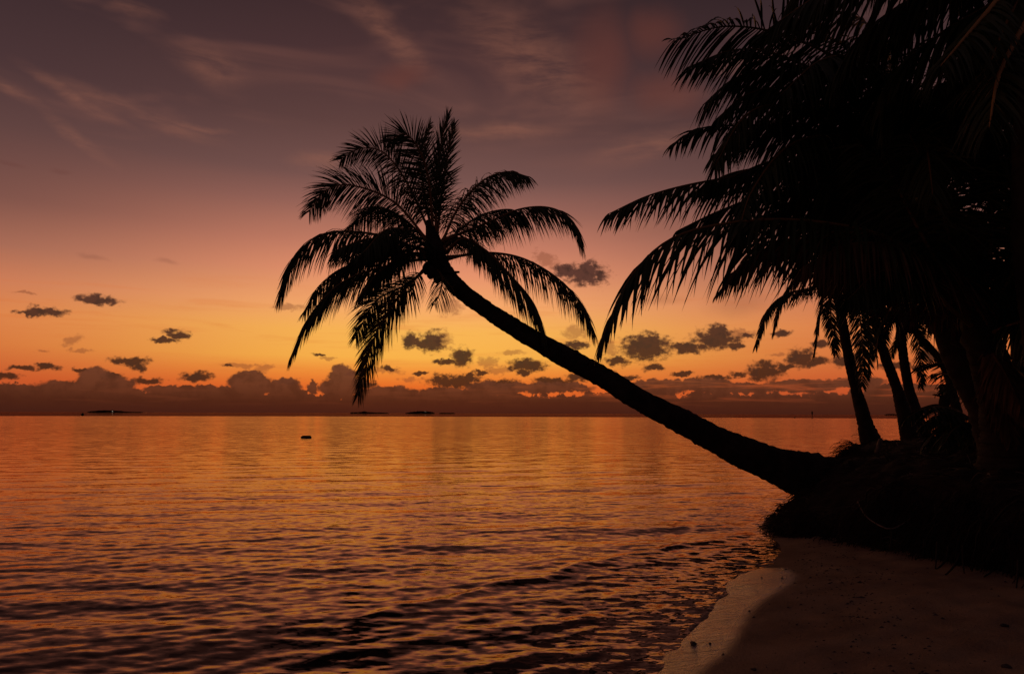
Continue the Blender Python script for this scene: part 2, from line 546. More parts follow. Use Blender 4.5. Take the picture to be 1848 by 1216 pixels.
def build_water(t):
    geo = t.n('ShaderNodeNewGeometry')
    pos = geo.outputs['Position']
    rad = t.vm('LENGTH', t.vm('MULTIPLY', pos, (1, 1, 0)))

    def slopes(scale, stretch, rot, detail, rough):
        mp = t.n('ShaderNodeMapping')
        t.put(mp.inputs['Vector'], pos)
        mp.inputs['Rotation'].default_value = (0, 0, R(rot))
        mp.inputs['Scale'].default_value = (scale * stretch, scale, 0.0)
        c = t.noise(mp.outputs[0], 1.0, detail, rough).outputs['Color']
        return t.vm('SUBTRACT', c, (0.5, 0.5, 0.5))

    fine = slopes(16.0, 0.45, -10, 2, 0.5)
    mid = slopes(5.0, 0.30, -12, 3, 0.55)
    big = slopes(0.5, 0.30, -8, 3, 0.6)
    gust = t.noise(t.vm('MULTIPLY', pos, (0.02, 0.06, 0.0)), 1.0, 3, 0.5).outputs[0]
    gustf = t.m('MULTIPLY', t.sm(gust, 0.35, 0.65, 0.75, 1.25), t.sm(rad, 20.0, 100.0, 1.0, 1.35))
    far = t.sm(rad, 340.0, 372.0, 1.0, 0.0)
    s_f = t.m('MULTIPLY', t.sm(rad, 6.0, 30.0, 0.26, 0.05), far)
    s_m = t.m('MULTIPLY', t.m('MULTIPLY', t.sm(rad, 7.0, 35.0, 0.19, 0.20), gustf), far)
    s_b = t.m('MULTIPLY', t.sm(rad, 20.0, 150.0, 0.0, 0.14), t.m('ADD', t.m('MULTIPLY', far, 0.95), 0.05))
    shal = t.sm(t.n('ShaderNodeAttribute', attribute_name='depth').outputs['Fac'], 0.03, 0.22, 2.2, 1.0)
    s_f = t.m('MULTIPLY', s_f, shal)
    v = t.vm('ADD', t.vm('SCALE', fine, scale=s_f), t.vm('SCALE', mid, scale=s_m))
    v = t.vm('ADD', v, t.vm('SCALE', big, scale=s_b))
    v = t.vm('MULTIPLY', v, (0.55, 1.0, 0.0))
    nrm = t.vm('NORMALIZE', t.vm('ADD', geo.outputs['Normal'], v))
    fr = t.n('ShaderNodeFresnel')
    fr.inputs['IOR'].default_value = 1.38
    t.put(fr.inputs['Normal'], nrm)
    gl = t.n('ShaderNodeBsdfGlossy')
    t.put(gl.inputs['Roughness'], t.m('MULTIPLY', t.sm(rad, 9.0, 40.0, 0.05, 0.115), t.m('ADD', t.m('MULTIPLY', far, 0.7), 0.3)))
    gl.inputs['Color'].default_value = (1, 0.72, 0.58, 1)
    t.put(gl.inputs['Normal'], nrm)
    body = t.n('ShaderNodeBsdfDiffuse')
    body.inputs['Color'].default_value = (0.012, 0.016, 0.018, 1)
    clear = t.n('ShaderNodeBsdfTransparent')
    clear.inputs['Color'].default_value = (0.8, 0.85, 0.82, 1)
    dep = t.n('ShaderNodeAttribute', attribute_name='depth').outputs['Fac']
    see = t.m('EXPONENT', t.m('MULTIPLY', dep, -5.0))
    under = t.n('ShaderNodeMixShader')
    t.put(under.inputs[0], see)
    t.put(under.inputs[1], body.outputs[0])
    t.put(under.inputs[2], clear.outputs[0])
    ms = t.n('ShaderNodeMixShader')
    t.put(ms.inputs[0], fr.outputs[0])
    t.put(ms.inputs[1], under.outputs[0])
    t.put(ms.inputs[2], gl.outputs[0])
    return ms.outputs[0]


M_WATER = material('sea_water', build_water)

# ------------------------------------------------------------------ the lie of the land
SHORE_PX = [(1150, 1260), (1186, 1216), (1204, 1192), (1224, 1170), (1222, 1158), (1236, 1142), (1266, 1116), (1284, 1092), (1306, 1071),
            (1303, 1057), (1334, 1036), (1376, 1022), (1402, 1007), (1411, 997), (1404, 985), (1392, 972)]
shore = [tuple(on(u, v)[:2]) for u, v in SHORE_PX]
LAND = [(-70, -100), (-1.9, 0.4)] + shore + [(3.65, 9.7), (3.7, 10.6), (4.4, 11.8), (5.6, 12.8), (6.8, 14.0), (7.7, 15.4), (7.75, 16.6), (8.1, 17.8), (9.3, 18.9),
                                            (11.4, 21.6), (15, 24.6), (22, 30), (90, 48), (90, -100)]
BANK = [(5.1, -6), (5.0, 2), (4.95, 5.0), (4.88, 5.9), (4.78, 7.2), (4.55, 8.1), (4.15, 9.2), (3.85, 9.9), (3.95, 10.5), (4.5, 11.5), (5.7, 12.4),
        (7.0, 13.6), (8.0, 15.2), (8.05, 16.4), (8.3, 17.4), (9.3, 18.5), (11.3, 21), (15, 24), (22, 29.5), (90, 47), (90, -6)]
WET_PX = [(1379, 1020), (1412, 1026), (1430, 1038), (1434, 1050), (1424, 1064), (1385, 1084), (1356, 1106), (1338, 1135), (1330, 1160), (1304, 1188),
          (1262, 1216), (1200, 1260)]
WET = [tuple(on(u, v, 0.03)[:2]) for u, v in WET_PX]
WET = WET + [(-2.2, 0.2), (-8, 0), (-8, 12), (2.0, 12)]


def sdist(X, Y, poly):
    """signed distance to a closed outline, positive inside"""
    p = np.array(poly, float)
    best = np.full(X.shape, 1e9)
    inside = np.zeros(X.shape, bool)
    for i in range(len(p)):
        a, b = p[i], p[(i + 1) % len(p)]
        ab = b - a
        t = np.clip(((X - a[0]) * ab[0] + (Y - a[1]) * ab[1]) / (ab @ ab + 1e-12), 0, 1)
        dx, dy = X - a[0] - t * ab[0], Y - a[1] - t * ab[1]
        best = np.minimum(best, dx * dx + dy * dy)
        c = (a[1] > Y) != (b[1] > Y)
        with np.errstate(divide='ignore', invalid='ignore'):
            xi = (b[0] - a[0]) * (Y - a[1]) / (b[1] - a[1] + 1e-15) + a[0]
        inside ^= c & (X < xi)
    d = np.sqrt(best)
    return np.where(inside, d, -d)


def sstep(x, a, b):
    t = np.clip((x - a) / (b - a), 0, 1)
    return t * t * (3 - 2 * t)


NW = [(RNG.uniform(0, 2 * math.pi), RNG.uniform(0, 2 * math.pi)) for _ in range(40)]


def wob(X, Y, lam, i0=0, n=6):
    """cheap smooth noise, about -1..1"""
    z = np.zeros_like(np.asarray(X, float))
    for i in range(n):
        a, ph = NW[(i0 + i) % 40]
        k = 2 * math.pi / (lam * (0.6 + 0.25 * i))
        z = z + np.sin(k * (X * math.cos(a) + Y * math.sin(a)) + ph) / n ** 0.5 * 0.8
    return z


def sand_z(X, Y):
    s = sdist(X, Y, LAND)
    s = s + 0.035 * wob(X, Y, 0.75, 25) + 0.018 * wob(X, Y, 0.28, 31)
    up = 0.075 * np.clip(s, 0, None)
    up = 0.55 * (1 - np.exp(-up / 0.55)) + 0.05 * (1 - np.exp(-np.clip(s, 0, None) / 0.45))
    dn = np.clip(0.10 * np.clip(-s, 0, None), 0, 2.5)
    z = up - dn
    z = z + np.clip(s, 0, 1) * (0.012 * wob(X, Y, 1.4) + 0.009 * wob(X, Y, 0.42, 9))
    return z, s


def bank_z(X, Y):
    s = sdist(X, Y, BANK) + 0.10 * wob(X, Y, 1.1, 3)
    lowt = 0.12 + 0.84 * sstep(X, 3.7, 6.0)
    H = 0.34 + 0.62 * sstep(X, 3.9, 4.9)
    H = H + (lowt - H) * sstep(Y, 8.4, 9.6)
    H = np.where(Y > 12.5, 0.96, H)
    inland = 0.035 * np.clip(s - 1.0, 0, 20) * sstep(Y, 10, 20) + 0.05 * np.clip(s - 0.6, 0, 2)
    rise = H * np.sqrt(sstep(s, -0.12, 0.42)) + inland
    z = rise + (0.05 * wob(X, Y, 0.9, 14) + 0.03 * wob(X, Y, 0.35, 20)) * sstep(s, 0, 0.5)
    return z, s


def grid_axis(lo, mid0, mid1, hi, fine, growth=1.12):
    a = list(np.arange(mid0, mid1, fine))
    st = fine
    x = mid0
    L = []
    while x > lo:
        st *= growth
        x -= st
        L.append(x)
    st = fine
    x = a[-1]
    H = []
    while x < hi:
        st *= growth
        x += st
        H.append(x)
    return np.array(L[::-1] + a + H)


def height_mesh(name, xs, ys, fn, mat, keep=None, attrs=None):
    X, Y = np.meshgrid(xs, ys)
    Z = fn(X, Y)
    V = np.stack([X, Y, Z], -1).reshape(-1, 3)
    ny, nx = X.shape
    I = np.arange(nx * ny).reshape(ny, nx)
    F = np.stack([I[:-1, :-1], I[:-1, 1:], I[1:, 1:], I[1:, :-1]], -1).reshape(-1, 4)
    if keep is not None:
        kmask = keep(X, Y).ravel()
        F = F[kmask[F].any(1)]
    used = np.unique(F)
    mp = -np.ones(len(V), int)
    mp[used] = np.arange(len(used))
    o = mesh_obj(name, V[used], mp[F], mat, None, True)
    if attrs:
        for an, fnc in attrs.items():
            a = o.data.attributes.new(an, 'FLOAT', 'POINT')
            a.data.foreach_set('value', fnc(X, Y).ravel()[used].astype(np.float32))
    return o


xs = grid_axis(-70, -1.5, 6.5, 85, 0.045, 1.25)
ys = grid_axis(-60, 3.6, 12.5, 60, 0.045, 1.25)
beach = height_mesh('beach', xs, ys, lambda X, Y: sand_z(X, Y)[0], M_SAND,
                    attrs={'wet': lambda X, Y: np.clip(0.5 + sdist(X, Y, WET) / 0.35, 0, 1)})
tag(beach, kind='structure')

xs = grid_axis(3.2, 3.3, 12.0, 85, 0.09, 1.15)
ys = grid_axis(-5, 4.5, 20.0, 46, 0.09, 1.15)


def bank_surface(X, Y):
    zb, s = bank_z(X, Y)
    zs, _ = sand_z(X, Y)
    return np.where(s > -0.14, np.maximum(zb, zs - 0.1), zs - 0.3)


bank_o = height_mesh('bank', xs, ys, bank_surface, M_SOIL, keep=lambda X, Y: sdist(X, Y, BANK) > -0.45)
tag(bank_o, kind='structure')


def ground_at(x, y):
    X, Y = np.array([[x]]), np.array([[y]])
    zb, s = bank_z(X, Y)
    zs, _ = sand_z(X, Y)
    return float(max(zb[0, 0], zs[0, 0])) if s[0, 0] > -0.1 else float(zs[0, 0])


# ------------------------------------------------------------------ the sea
def make_sea():
    rr = [0.05]
    while rr[-1] < 2.0:
        rr.append(rr[-1] * 1.2)
    while rr[-1] < 3.2:
        rr.append(rr[-1] * 1.02)
    while rr[-1] < 30:
        rr.append(rr[-1] * 1.0045)
    while rr[-1] < 75:
        rr.append(rr[-1] * 1.009)
    while rr[-1] < 45000:
        rr.append(rr[-1] * 1.06)
    rr = np.array(rr)
    th = np.concatenate([np.linspace(-42, 42, 680), np.linspace(42, 318, 70)[1:-1]])
    th = np.radians(th)
    Rr, Th = np.meshgrid(rr, th, indexing='ij')
    X, Y = Rr * np.sin(Th), Rr * np.cos(Th)
    step = np.gradient(rr)[:, None] * np.ones_like(X)
    sd_ = sdist(X, Y, LAND)
    Z = np.zeros_like(X)
    rng = np.random.default_rng(5)
    N = 110
    lam = np.where(np.arange(N) < 84, np.exp(rng.uniform(math.log(0.09), math.log(0.36), N)), np.exp(rng.uniform(math.log(0.62), math.log(2.2), N)))
    # slow bend of the wave fronts with position
    for i in range(N):
        L = lam[i]
        spread = 24 if L < 0.62 else 12
        ang = R(12 + rng.normal() * spread)
        kx, ky = -math.sin(ang), math.cos(ang)
        k = 2 * math.pi / L
        slope = (0.070 / math.sqrt(42)) if L < 0.62 else (0.036 / math.sqrt(13))
        amp = slope / k * (1 - 0.65 * sstep(Rr, 9, 28))
        vis = sstep(L / step, 2.5, 5.0)
        env = 0.75 + 0.45 * np.sin(X * rng.uniform(0.05, 0.5) + Y * rng.uniform(0.05, 0.5) + rng.uniform(0, 6.28))
        bend = 0.10 * wob(X, Y, 4.0, i % 7) + 0.25 * wob(X, Y, 11.0, (i + 3) % 9)
        Z += amp * vis * env * np.sin(k * (kx * X + ky * Y) * 1.0 + k * bend * 0.6 + rng.uniform(0, 6.28))
    # fronts that turn in to the beach
    s = -sd_
    near = np.exp(-np.clip(s - 0.3, 0, None) / 2.2) * sstep(s, 0.0, 0.4) * sstep(Rr, 45, 20)
    ph = 2 * math.pi * (s + 0.18 * wob(X, Y, 2.4, 5) + 0.10 * wob(X, Y, 0.8, 12)) / 0.95
    crest = np.maximum(0, np.sin(ph)) ** 2
    Z += near * 0.008 * crest
    # a small swell, seen as long bright and dark bars in the foreground
    ang = R(15)
    ph2 = 2 * math.pi * (-math.sin(ang) * X + math.cos(ang) * Y + 0.35 * wob(X, Y, 7.0, 2)) / 1.9
    Z += 0.006 * np.sin(ph2) * sstep(Rr, 60, 15) * (0.6 + 0.4 * wob(X, Y, 5, 8))
    # low wavelets that curl in towards the foot of the bank
    for line, amp_, wd in (([(560, 1140), (700, 1104), (870, 1066), (1000, 1036), (1150, 1000), (1290, 976), (1380, 956)], 0.022, 0.11),
                           ([(420, 1216), (640, 1176), (820, 1150), (980, 1128), (1120, 1110)], 0.018, 0.12),
                           ([(760, 1216), (900, 1196), (1040, 1184), (1130, 1160)], 0.012, 0.09)):
        q = [on(u, v) for u, v in line]
        cu = catmull([Vector((p_.x, p_.y, 0)) for p_ in q], 40)[0]
        best = np.full(X.shape, 9.0)
        tt_ = np.zeros_like(X)
        m_ = (np.abs(X) < 8) & (Y > 2) & (Y < 14)
        xm, ym = X[m_], Y[m_]
        xw, yw = xm + 0.06 * wob(xm, ym, 0.9, 4), ym + 0.06 * wob(xm, ym, 0.7, 17)
        bm = np.full(xm.shape, 9.0)
        tm = np.zeros_like(xm)
        for i in range(len(cu) - 1):
            a, b = cu[i][:2], cu[i + 1][:2]
            ab = b - a
            tq = np.clip(((xw - a[0]) * ab[0] + (yw - a[1]) * ab[1]) / (ab @ ab), 0, 1)
            dq = np.hypot(xw - a[0] - tq * ab[0], yw - a[1] - tq * ab[1])
            c_ = dq < bm
            bm = np.where(c_, dq, bm)
            tm = np.where(c_, (i + tq) / (len(cu) - 1), tm)
        Z[m_] += amp_ * np.exp(-(bm / wd) ** 2) * sstep(tm, 0.0, 0.25) * sstep(tm, 1.0, 0.85) * (0.8 + 0.3 * wob(xm, ym, 1.3, 6))
    # fade in the shallows, leave a thin lip at the edge
    Z *= 0.25 + 0.75 * sstep(s, 0.0, 0.9)
    Z += 0.007 * np.exp(-np.clip(np.abs(s), 0, 5) / 0.05) * sstep(Rr, 30, 15)
    zs, _ = sand_z(X, Y)
    depth = np.clip(-zs, 0, 3)
    V = np.stack([X, Y, Z], -1).reshape(-1, 3)
    nr, nth = X.shape
    I = np.arange(nr * nth).reshape(nr, nth)
    J = np.concatenate([I, I[:, :1]], 1)
    F = np.stack([J[:-1, :-1], J[1:, :-1], J[1:, 1:], J[:-1, 1:]], -1).reshape(-1, 4)[:, ::-1]
    km = (sd_ < 0.9).ravel()
    F = F[km[F].any(1)]
    used = np.unique(F)
    mp = -np.ones(len(V), int)
    mp[used] = np.arange(len(used))
    o = mesh_obj('sea', V[used], mp[F], M_WATER, None, True)
    a = o.data.attributes.new('depth', 'FLOAT', 'POINT')
    a.data.foreach_set('value', depth.ravel()[used].astype(np.float32))
    tag(o, kind='structure')
    return o


sea = make_sea()

# seabed far out so that nothing shows through
sb = mesh_obj('seabed', [(-45000, -45000, -3), (45000, -45000, -3), (45000, 45000, -3), (-45000, 45000, -3)], [(0, 1, 2, 3)], M_SOIL)
tag(sb, kind='structure')


# ------------------------------------------------------------------ palms
def frond_geo(pts, leaf=0.8, n=75, width=0.036, droop=1.0, vee=0.2, roll=0.0, pet=0.14, taper=0.35, rng=None, fwd=(24, 56), sparse=0.04,
              r0=0.028):
    """returns (stalk V, F) and (blade V, F)"""
    rng = rng or RNG
    K = 44
    path, L = catmull(pts, K)
    T = unit(np.gradient(path, axis=0))
    t0 = T[0]
    up = np.array([0, 0, 1.0])
    if abs(t0[2]) > 0.93:
        h = path[-1] - path[0]
        h[2] = 0
        up = -h if np.linalg.norm(h) > 0.3 else np.array([0, -1.0, 0])
    N = unit(up - t0 * up.dot(t0))
    Ns = [N]
    for i in range(1, K):
        N = unit(N - T[i] * N.dot(T[i]))
        Ns.append(N)
    Ns = np.array(Ns)
    Bs = np.cross(T, Ns)
    cr, sr = math.cos(R(roll)), math.sin(R(roll))
    Nn = Ns * cr + Bs * sr
    Sn = np.cross(T, Nn)
    # stalk
    tt = np.linspace(0, 1, K)
    rad = r0 * (1 - tt) ** 0.8 + 0.004
    rad[:3] *= np.array([2.0, 1.6, 1.25])
    SV, SQ, ST = tube(path, rad, 6)
    SF = [tuple(map(int, f)) for f in SQ] + [tuple(map(int, f)) for f in ST]
    # blades
    out_v, out_f = [], []
    base = 0
    for sgn in (-1, 1):
        t = np.linspace(pet, 0.995, n) + rng.normal(0, 0.15 / n, n)
        t = np.clip(t, pet, 1)
        t = t[rng.random(n) > sparse]
        m = len(t)
        f = t * (K - 1)
        i0 = np.clip(f.astype(int), 0, K - 2)
        fr = (f - i0)[:, None]
        lerp = lambda A: A[i0] * (1 - fr) + A[i0 + 1] * fr
        P0, Tt, Nt, St = lerp(path), unit(lerp(T)), unit(lerp(Nn)), unit(lerp(Sn))
        tn = (t - pet) / (1 - pet)
        prof = np.interp(tn, [0, 0.08, 0.25, 0.5, 0.75, 0.92, 1.0], [0.45, 0.72, 1.0, 0.96, 0.75, taper + 0.15, taper])
        ll = leaf * prof * (1 + rng.normal(0, 0.07, m))
        al = np.radians(np.interp(tn, [0, 1], fwd) + rng.normal(0, 5, m))[:, None]
        be = vee + rng.normal(0, 0.10, m)[:, None]
        D = np.cos(al) * (sgn * St * np.cos(be) + Nt * np.sin(be)) + np.sin(al) * Tt
        D = unit(D)
        dr = droop * (1 + rng.normal(0, 0.18, m))[:, None]
        segs = 5
        pts_ = [P0]
        dirs = []
        cur = P0
        side_wind = rng.normal(0, 0.05, (m, 3))
        for k in range(segs):
            q = (k + 0.4) / segs
            d = unit(D + np.array([0, 0, -1.0]) * dr * (q + 0.12) ** 0.75 * 2.1 + side_wind * q)
            dirs.append(d)
            cur = cur + d * (ll / segs)[:, None]
            pts_.append(cur)
        dirs.append(dirs[-1])
        tw = rng.normal(0, 0.45, m)[:, None]
        wprof = [0.55, 1.0, 0.95, 0.75, 0.45, 0.04]
        wid = width * (0.75 + 0.25 * prof) * (1 + rng.normal(0, 0.12, m))
        VV = []
        for k in range(segs + 1):
            d = dirs[k]
            Wd = unit(Tt - d * (Tt * d).sum(1, keepdims=True) + 1e-4)
            Ud = np.cross(d, Wd)
            W2 = Wd * np.cos(tw) + Ud * np.sin(tw)
            U2 = np.cross(d, W2)
            hw = (wid * wprof[k] * 0.5)[:, None]
            VV += [pts_[k] - W2 * hw, pts_[k] + U2 * hw * 0.45, pts_[k] + W2 * hw]
        VV = np.stack(VV, 1)  # m, 3*(segs+1), 3
        nv = 3 * (segs + 1)
        fl = []
        for k in range(segs):
            for j in range(2):
                a = 3 * k + j
                fl.append((a, a + 1, a + 4, a + 3))
        fl = np.array(fl)
        out_v.append(VV.reshape(-1, 3))
        out_f.append((fl[None] + (np.arange(m) * nv)[:, None, None]).reshape(-1, 4) + base)
        base += m * nv
    return (SV, SF), (np.vstack(out_v), np.vstack(out_f))


def add_frond(root, pts, dry=False, stalk=None, **kw):
    (SV, SF), (BV, BF) = frond_geo(pts, **kw)
    off = tuple(root.location)
    fo = mesh_obj('frond', SV, SF, stalk or (M_DRY if dry else M_STEM), root, True, offset=off)
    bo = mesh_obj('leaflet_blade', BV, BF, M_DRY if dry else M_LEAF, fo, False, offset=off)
    tag(bo, kind='stuff')
    if dry:
        fo['label'] = 'brown withered hanging frond'
    return fo


def arc(origin, az_deg, el_deg, length, sag, nseg=7):
    """points of a frond that leaves origin at a bearing and elevation and sags to its tip"""
    p = np.array(tuple(origin), float)
    a = R(az_deg)
    h = np.array([math.sin(a), math.cos(a), 0])
    e = R(el_deg)
    pts = [Vector(p)]
    for k in range(nseg):
        p = p + (h * math.cos(e) + np.array([0, 0, 1.0]) * math.sin(e)) * length / nseg
        e -= R(sag) / nseg * (0.6 + 0.8 * k / nseg)
        e = max(e, R(-86))
        pts.append(Vector(p))
    return pts


def trunk_obj(root, path_pts, widths, k=18, n=120, ring=0.06, rough=0.03):
    path, L = catmull(path_pts, n)
    rad = np.interp(np.linspace(0, 1, n), np.linspace(0, 1, len(widths)), widths) / 2
    s = np.linspace(0, L, n)
    # ring scars: uneven spacing, a sharp lower lip
    ph = np.cumsum(np.abs(RNG.normal(1, 0.25, n)))
    ph = ph / ph[-1] * L / 0.16
    rad = rad * (1 + ring * (1 - (ph % 1.0)) - ring / 2) * (1 + 0.025 * np.sin(s * 2.1 + 1) + 0.02 * np.sin(s * 5.3) + 0.012 * np.sin(s * 11.7))
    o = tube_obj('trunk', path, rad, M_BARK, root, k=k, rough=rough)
    return o


def heart(root, centre, axis, r=0.2, nb=14, rng=RNG):
    """swollen crown base: fibrous sheath and stumps of old stalks"""
    c = np.array(tuple(centre))
    ax = unit(np.array(tuple(axis), float))
    path = [c - ax * 0.35, c - ax * 0.1, c + ax * 0.15, c + ax * 0.45, c + ax * 0.8]
    tube_obj('crown_shaft', catmull([Vector(p) for p in path], 12)[0], np.interp(np.linspace(0, 1, 12), [0, .3, .6, 1], [r * .7, r * 1.15, r, r * .25]), M_BARK,
             root, k=12, rough=0.08)
    for i in range(nb):
        a = rng.uniform(0, 2 * math.pi)
        u = np.cross(ax, [0, 1, 0.1]); u = unit(u)
        v = np.cross(ax, u)
        d = u * math.cos(a) + v * math.sin(a)
        s = c + ax * rng.uniform(-0.25, 0.15)
        Lb = rng.uniform(0.18, 0.38)
        pp = [s, s + d * Lb * 0.6 + ax * 0.1, s + d * Lb + ax * rng.uniform(0.1, 0.25)]
        tube_obj('stalk_stub', catmull([Vector(q) for q in pp], 5)[0], [0.05, 0.045, 0.035, 0.028, 0.02], M_BARK, root, k=5, flat=0.5)


def px_path(pts, y0, y1):
    """photo pixels laid on distances running from y0 to y1 metres"""
    n = len(pts)
    return [at(u, v, y0 + (y1 - y0) * i / (n - 1)) for i, (u, v) in enumerate(pts)]


GP = 'coconut palms along the shore'

# ---- the leaning palm over the water
base = at(1500, 880, 12.1)
lp = empty('palm_tree', base)
tag(lp, 'coconut palm leaning far out over the water with a bent bare trunk', 'palm tree', GP)
TP = [(1590, 935, 12.2), (1535, 900, 12.15), (1480, 868, 12.1), (1413, 845, 12.1), (1320, 807, 12.15), (1230, 760, 12.25), (1150, 719, 12.35), (1095, 684, 12.45),
      (1000, 633, 12.55), (920, 586, 12.7), (860, 546, 12.8), (822, 515, 12.9), (797, 480, 13.0)]
TW = [1.35, 1.10, 0.82, 0.60, 0.48, 0.44, 0.41, 0.39, 0.37, 0.35, 0.335, 0.32, 0.32]
trunk_obj(lp, [at(*p) for p in TP], TW, k=22, n=170)
YC = 13.0
heart(lp, at(789, 468, YC), (-0.25, 0, 1), 0.17, 18)


def z1(x, y):  # pixels of the enlarged crop to pixels of the photograph
    return 480 + x / 2.171, 180 + y / 2.171


MAIN = [
    # points, end distance, options
    ([(640, 600), (430, 528), (230, 525), (110, 620), (53, 768)], 12.3, dict(droop=1.1, roll=15, leaf=0.80)),
    ([(640, 620), (480, 650), (300, 715), (170, 850), (96, 1008)], 12.6, dict(droop=1.0, roll=-10, leaf=0.72)),
    ([(630, 610), (450, 612), (260, 685), (148, 832)], 14.2, dict(droop=0.9, leaf=0.62)),
    ([(640, 650), (530, 760), (430, 920), (362, 1155)], 12.2, dict(droop=0.35, roll=60, vee=0.05, leaf=0.66, fwd=(34, 62))),
    ([(640, 560), (500, 400), (330, 335), (230, 360), (168, 440)], 12.6, dict(droop=0.35, roll=62, vee=0.1, leaf=0.66)),
    ([(650, 540), (560, 340), (470, 215), (380, 190), (290, 235)], 13.6, dict(droop=0.22, roll=66, vee=0.25, leaf=0.62)),
    ([(655, 520), (635, 300), (590, 180), (540, 135), (480, 165)], 12.4, dict(droop=0.2, roll=70, vee=0.2, leaf=0.60)),
    ([(665, 560), (668, 330), (690, 150), (712, 60)], 13.0, dict(droop=0.03, roll=20, vee=0.2, leaf=0.50, fwd=(58, 80), n=80)),
    ([(668, 560), (690, 360), (715, 200), (738, 95)], 13.4, dict(droop=0.10, roll=60, vee=0.15, leaf=0.46, fwd=(48, 76), n=64)),
    ([(655, 540), (615, 340), (610, 200), (640, 100)], 13.9, dict(droop=0.12, roll=40, vee=0.25, leaf=0.55, fwd=(42, 72), n=80)),
    ([(690, 560), (750, 430), (840, 325), (940, 282), (1025, 300)], 13.2, dict(droop=0.85, roll=35, leaf=0.62)),
    ([(700, 550), (860, 485), (1000, 428), (1120, 425), (1205, 480), (1240, 580)], 12.6, dict(droop=0.95, roll=15, leaf=0.58)),
    ([(710, 620), (860, 600), (1000, 620), (1130, 690), (1230, 790), (1288, 915)], 14.0, dict(droop=1.1, roll=0, leaf=0.66)),
    ([(705, 600), (770, 545), (860, 590), (960, 690), (1050, 800), (1095, 925)], 12.4, dict(droop=1.15, roll=0, leaf=0.72)),
    ([(695, 590), (740, 545), (800, 550), (860, 620)], 15.0, dict(droop=0.8, leaf=0.55)),
    ([(640, 640), (560, 720), (430, 790), (350, 935)], 14.4, dict(droop=0.6, roll=45, leaf=0.70)),
    ([(650, 570), (530, 460), (430, 425), (320, 505)], 14.6, dict(droop=0.8, roll=20, leaf=0.70)),
    ([(640, 590), (520, 560), (400, 545), (270, 590)], 11.2, dict(droop=1.0, leaf=0.70)),
    ([(690, 590), (760, 510), (850, 450), (960, 430), (1020, 470)], 14.6, dict(droop=0.9, roll=10, leaf=0.60)),
    ([(650, 600), (560, 520), (470, 510), (380, 600)], 11.0, dict(droop=0.8, leaf=0.65)),
    ([(640, 600), (540, 610), (440, 680), (370, 770)], 11.6, dict(droop=0.9, leaf=0.60)),
    ([(640, 620), (520, 590), (380, 610), (270, 700), (215, 800)], 13.6, dict(droop=0.9, leaf=0.60)),
    ([(665, 660), (690, 700), (680, 760), (660, 800)], 11.9, dict(droop=0.9, leaf=0.40, n=36)),
]
for i, (pp, yend, kw) in enumerate(MAIN):
    pts = [at(*z1(*q), YC + (yend - YC) * (k / (len(pp) - 1)) ** 0.8) for k, q in enumerate(pp)]
    n = kw.pop('n', 140)
    kw['leaf'] *= (1.38 if pp[-1][0] > 600 else 1.2) if kw['droop'] > 0.7 else 1.12
    add_frond(lp, pts, n=n, width=0.023, r0=0.026, rng=np.random.default_rng(100 + i), **kw)
# young coconuts and a flower stalk under the crown
for i, (u, v) in enumerate([(778, 492), (790, 500), (770, 484)]):
    c = at(u, v, 12.75 + 0.08 * i)
    th = np.linspace(-1, 1, 9)
    path = [Vector(c) + Vector((0.02 * q, 0, 0.13 * q)) for q in th]
    tube_obj('coconut', path, 0.085 * np.sqrt(np.maximum(0.02, 1 - th ** 2)), M_BARK, lp, k=10)
tube_obj('stalk_stub', [at(800, 492, 12.8), at(815, 492, 12.75), at(829, 491, 12.7)], [0.03, 0.035, 0.02], M_BARK, lp, k=6)


def z2(x, y):
    return 1050 + x / 2.316, y / 2.316


def palm(label, base_pt, trunk_pts, widths, crown, fronds, fill, seed, hr=0.2, k=16, leafw=0.036, leaf=0.8, n=84, axis=(0, 0, 1), group=GP, lm=1.25):
    root = empty('palm_tree', base_pt)
    tag(root, label, 'palm tree', group)
    trunk_obj(root, trunk_pts, widths, k=k, n=110)
    heart(root, crown, axis, hr, 10)
    rng = np.random.default_rng(seed)
    for i, (pts, kw) in enumerate(fronds):
        a = dict(n=n, width=leafw, leaf=leaf, rng=rng)
        a.update(kw)
        a['leaf'] *= lm
        add_frond(root, pts, **a)
    for (azd, eld, L, sag, kw) in fill:
        a = dict(n=n, width=leafw, leaf=leaf, rng=rng, droop=0.9, roll=rng.uniform(-25, 25))
        a.update(kw)
        add_frond(root, arc(crown, azd, eld, L, sag), **a)
    return root


def to_px(pts, y0, y1, ):
    return px_path(pts, y0, y1)


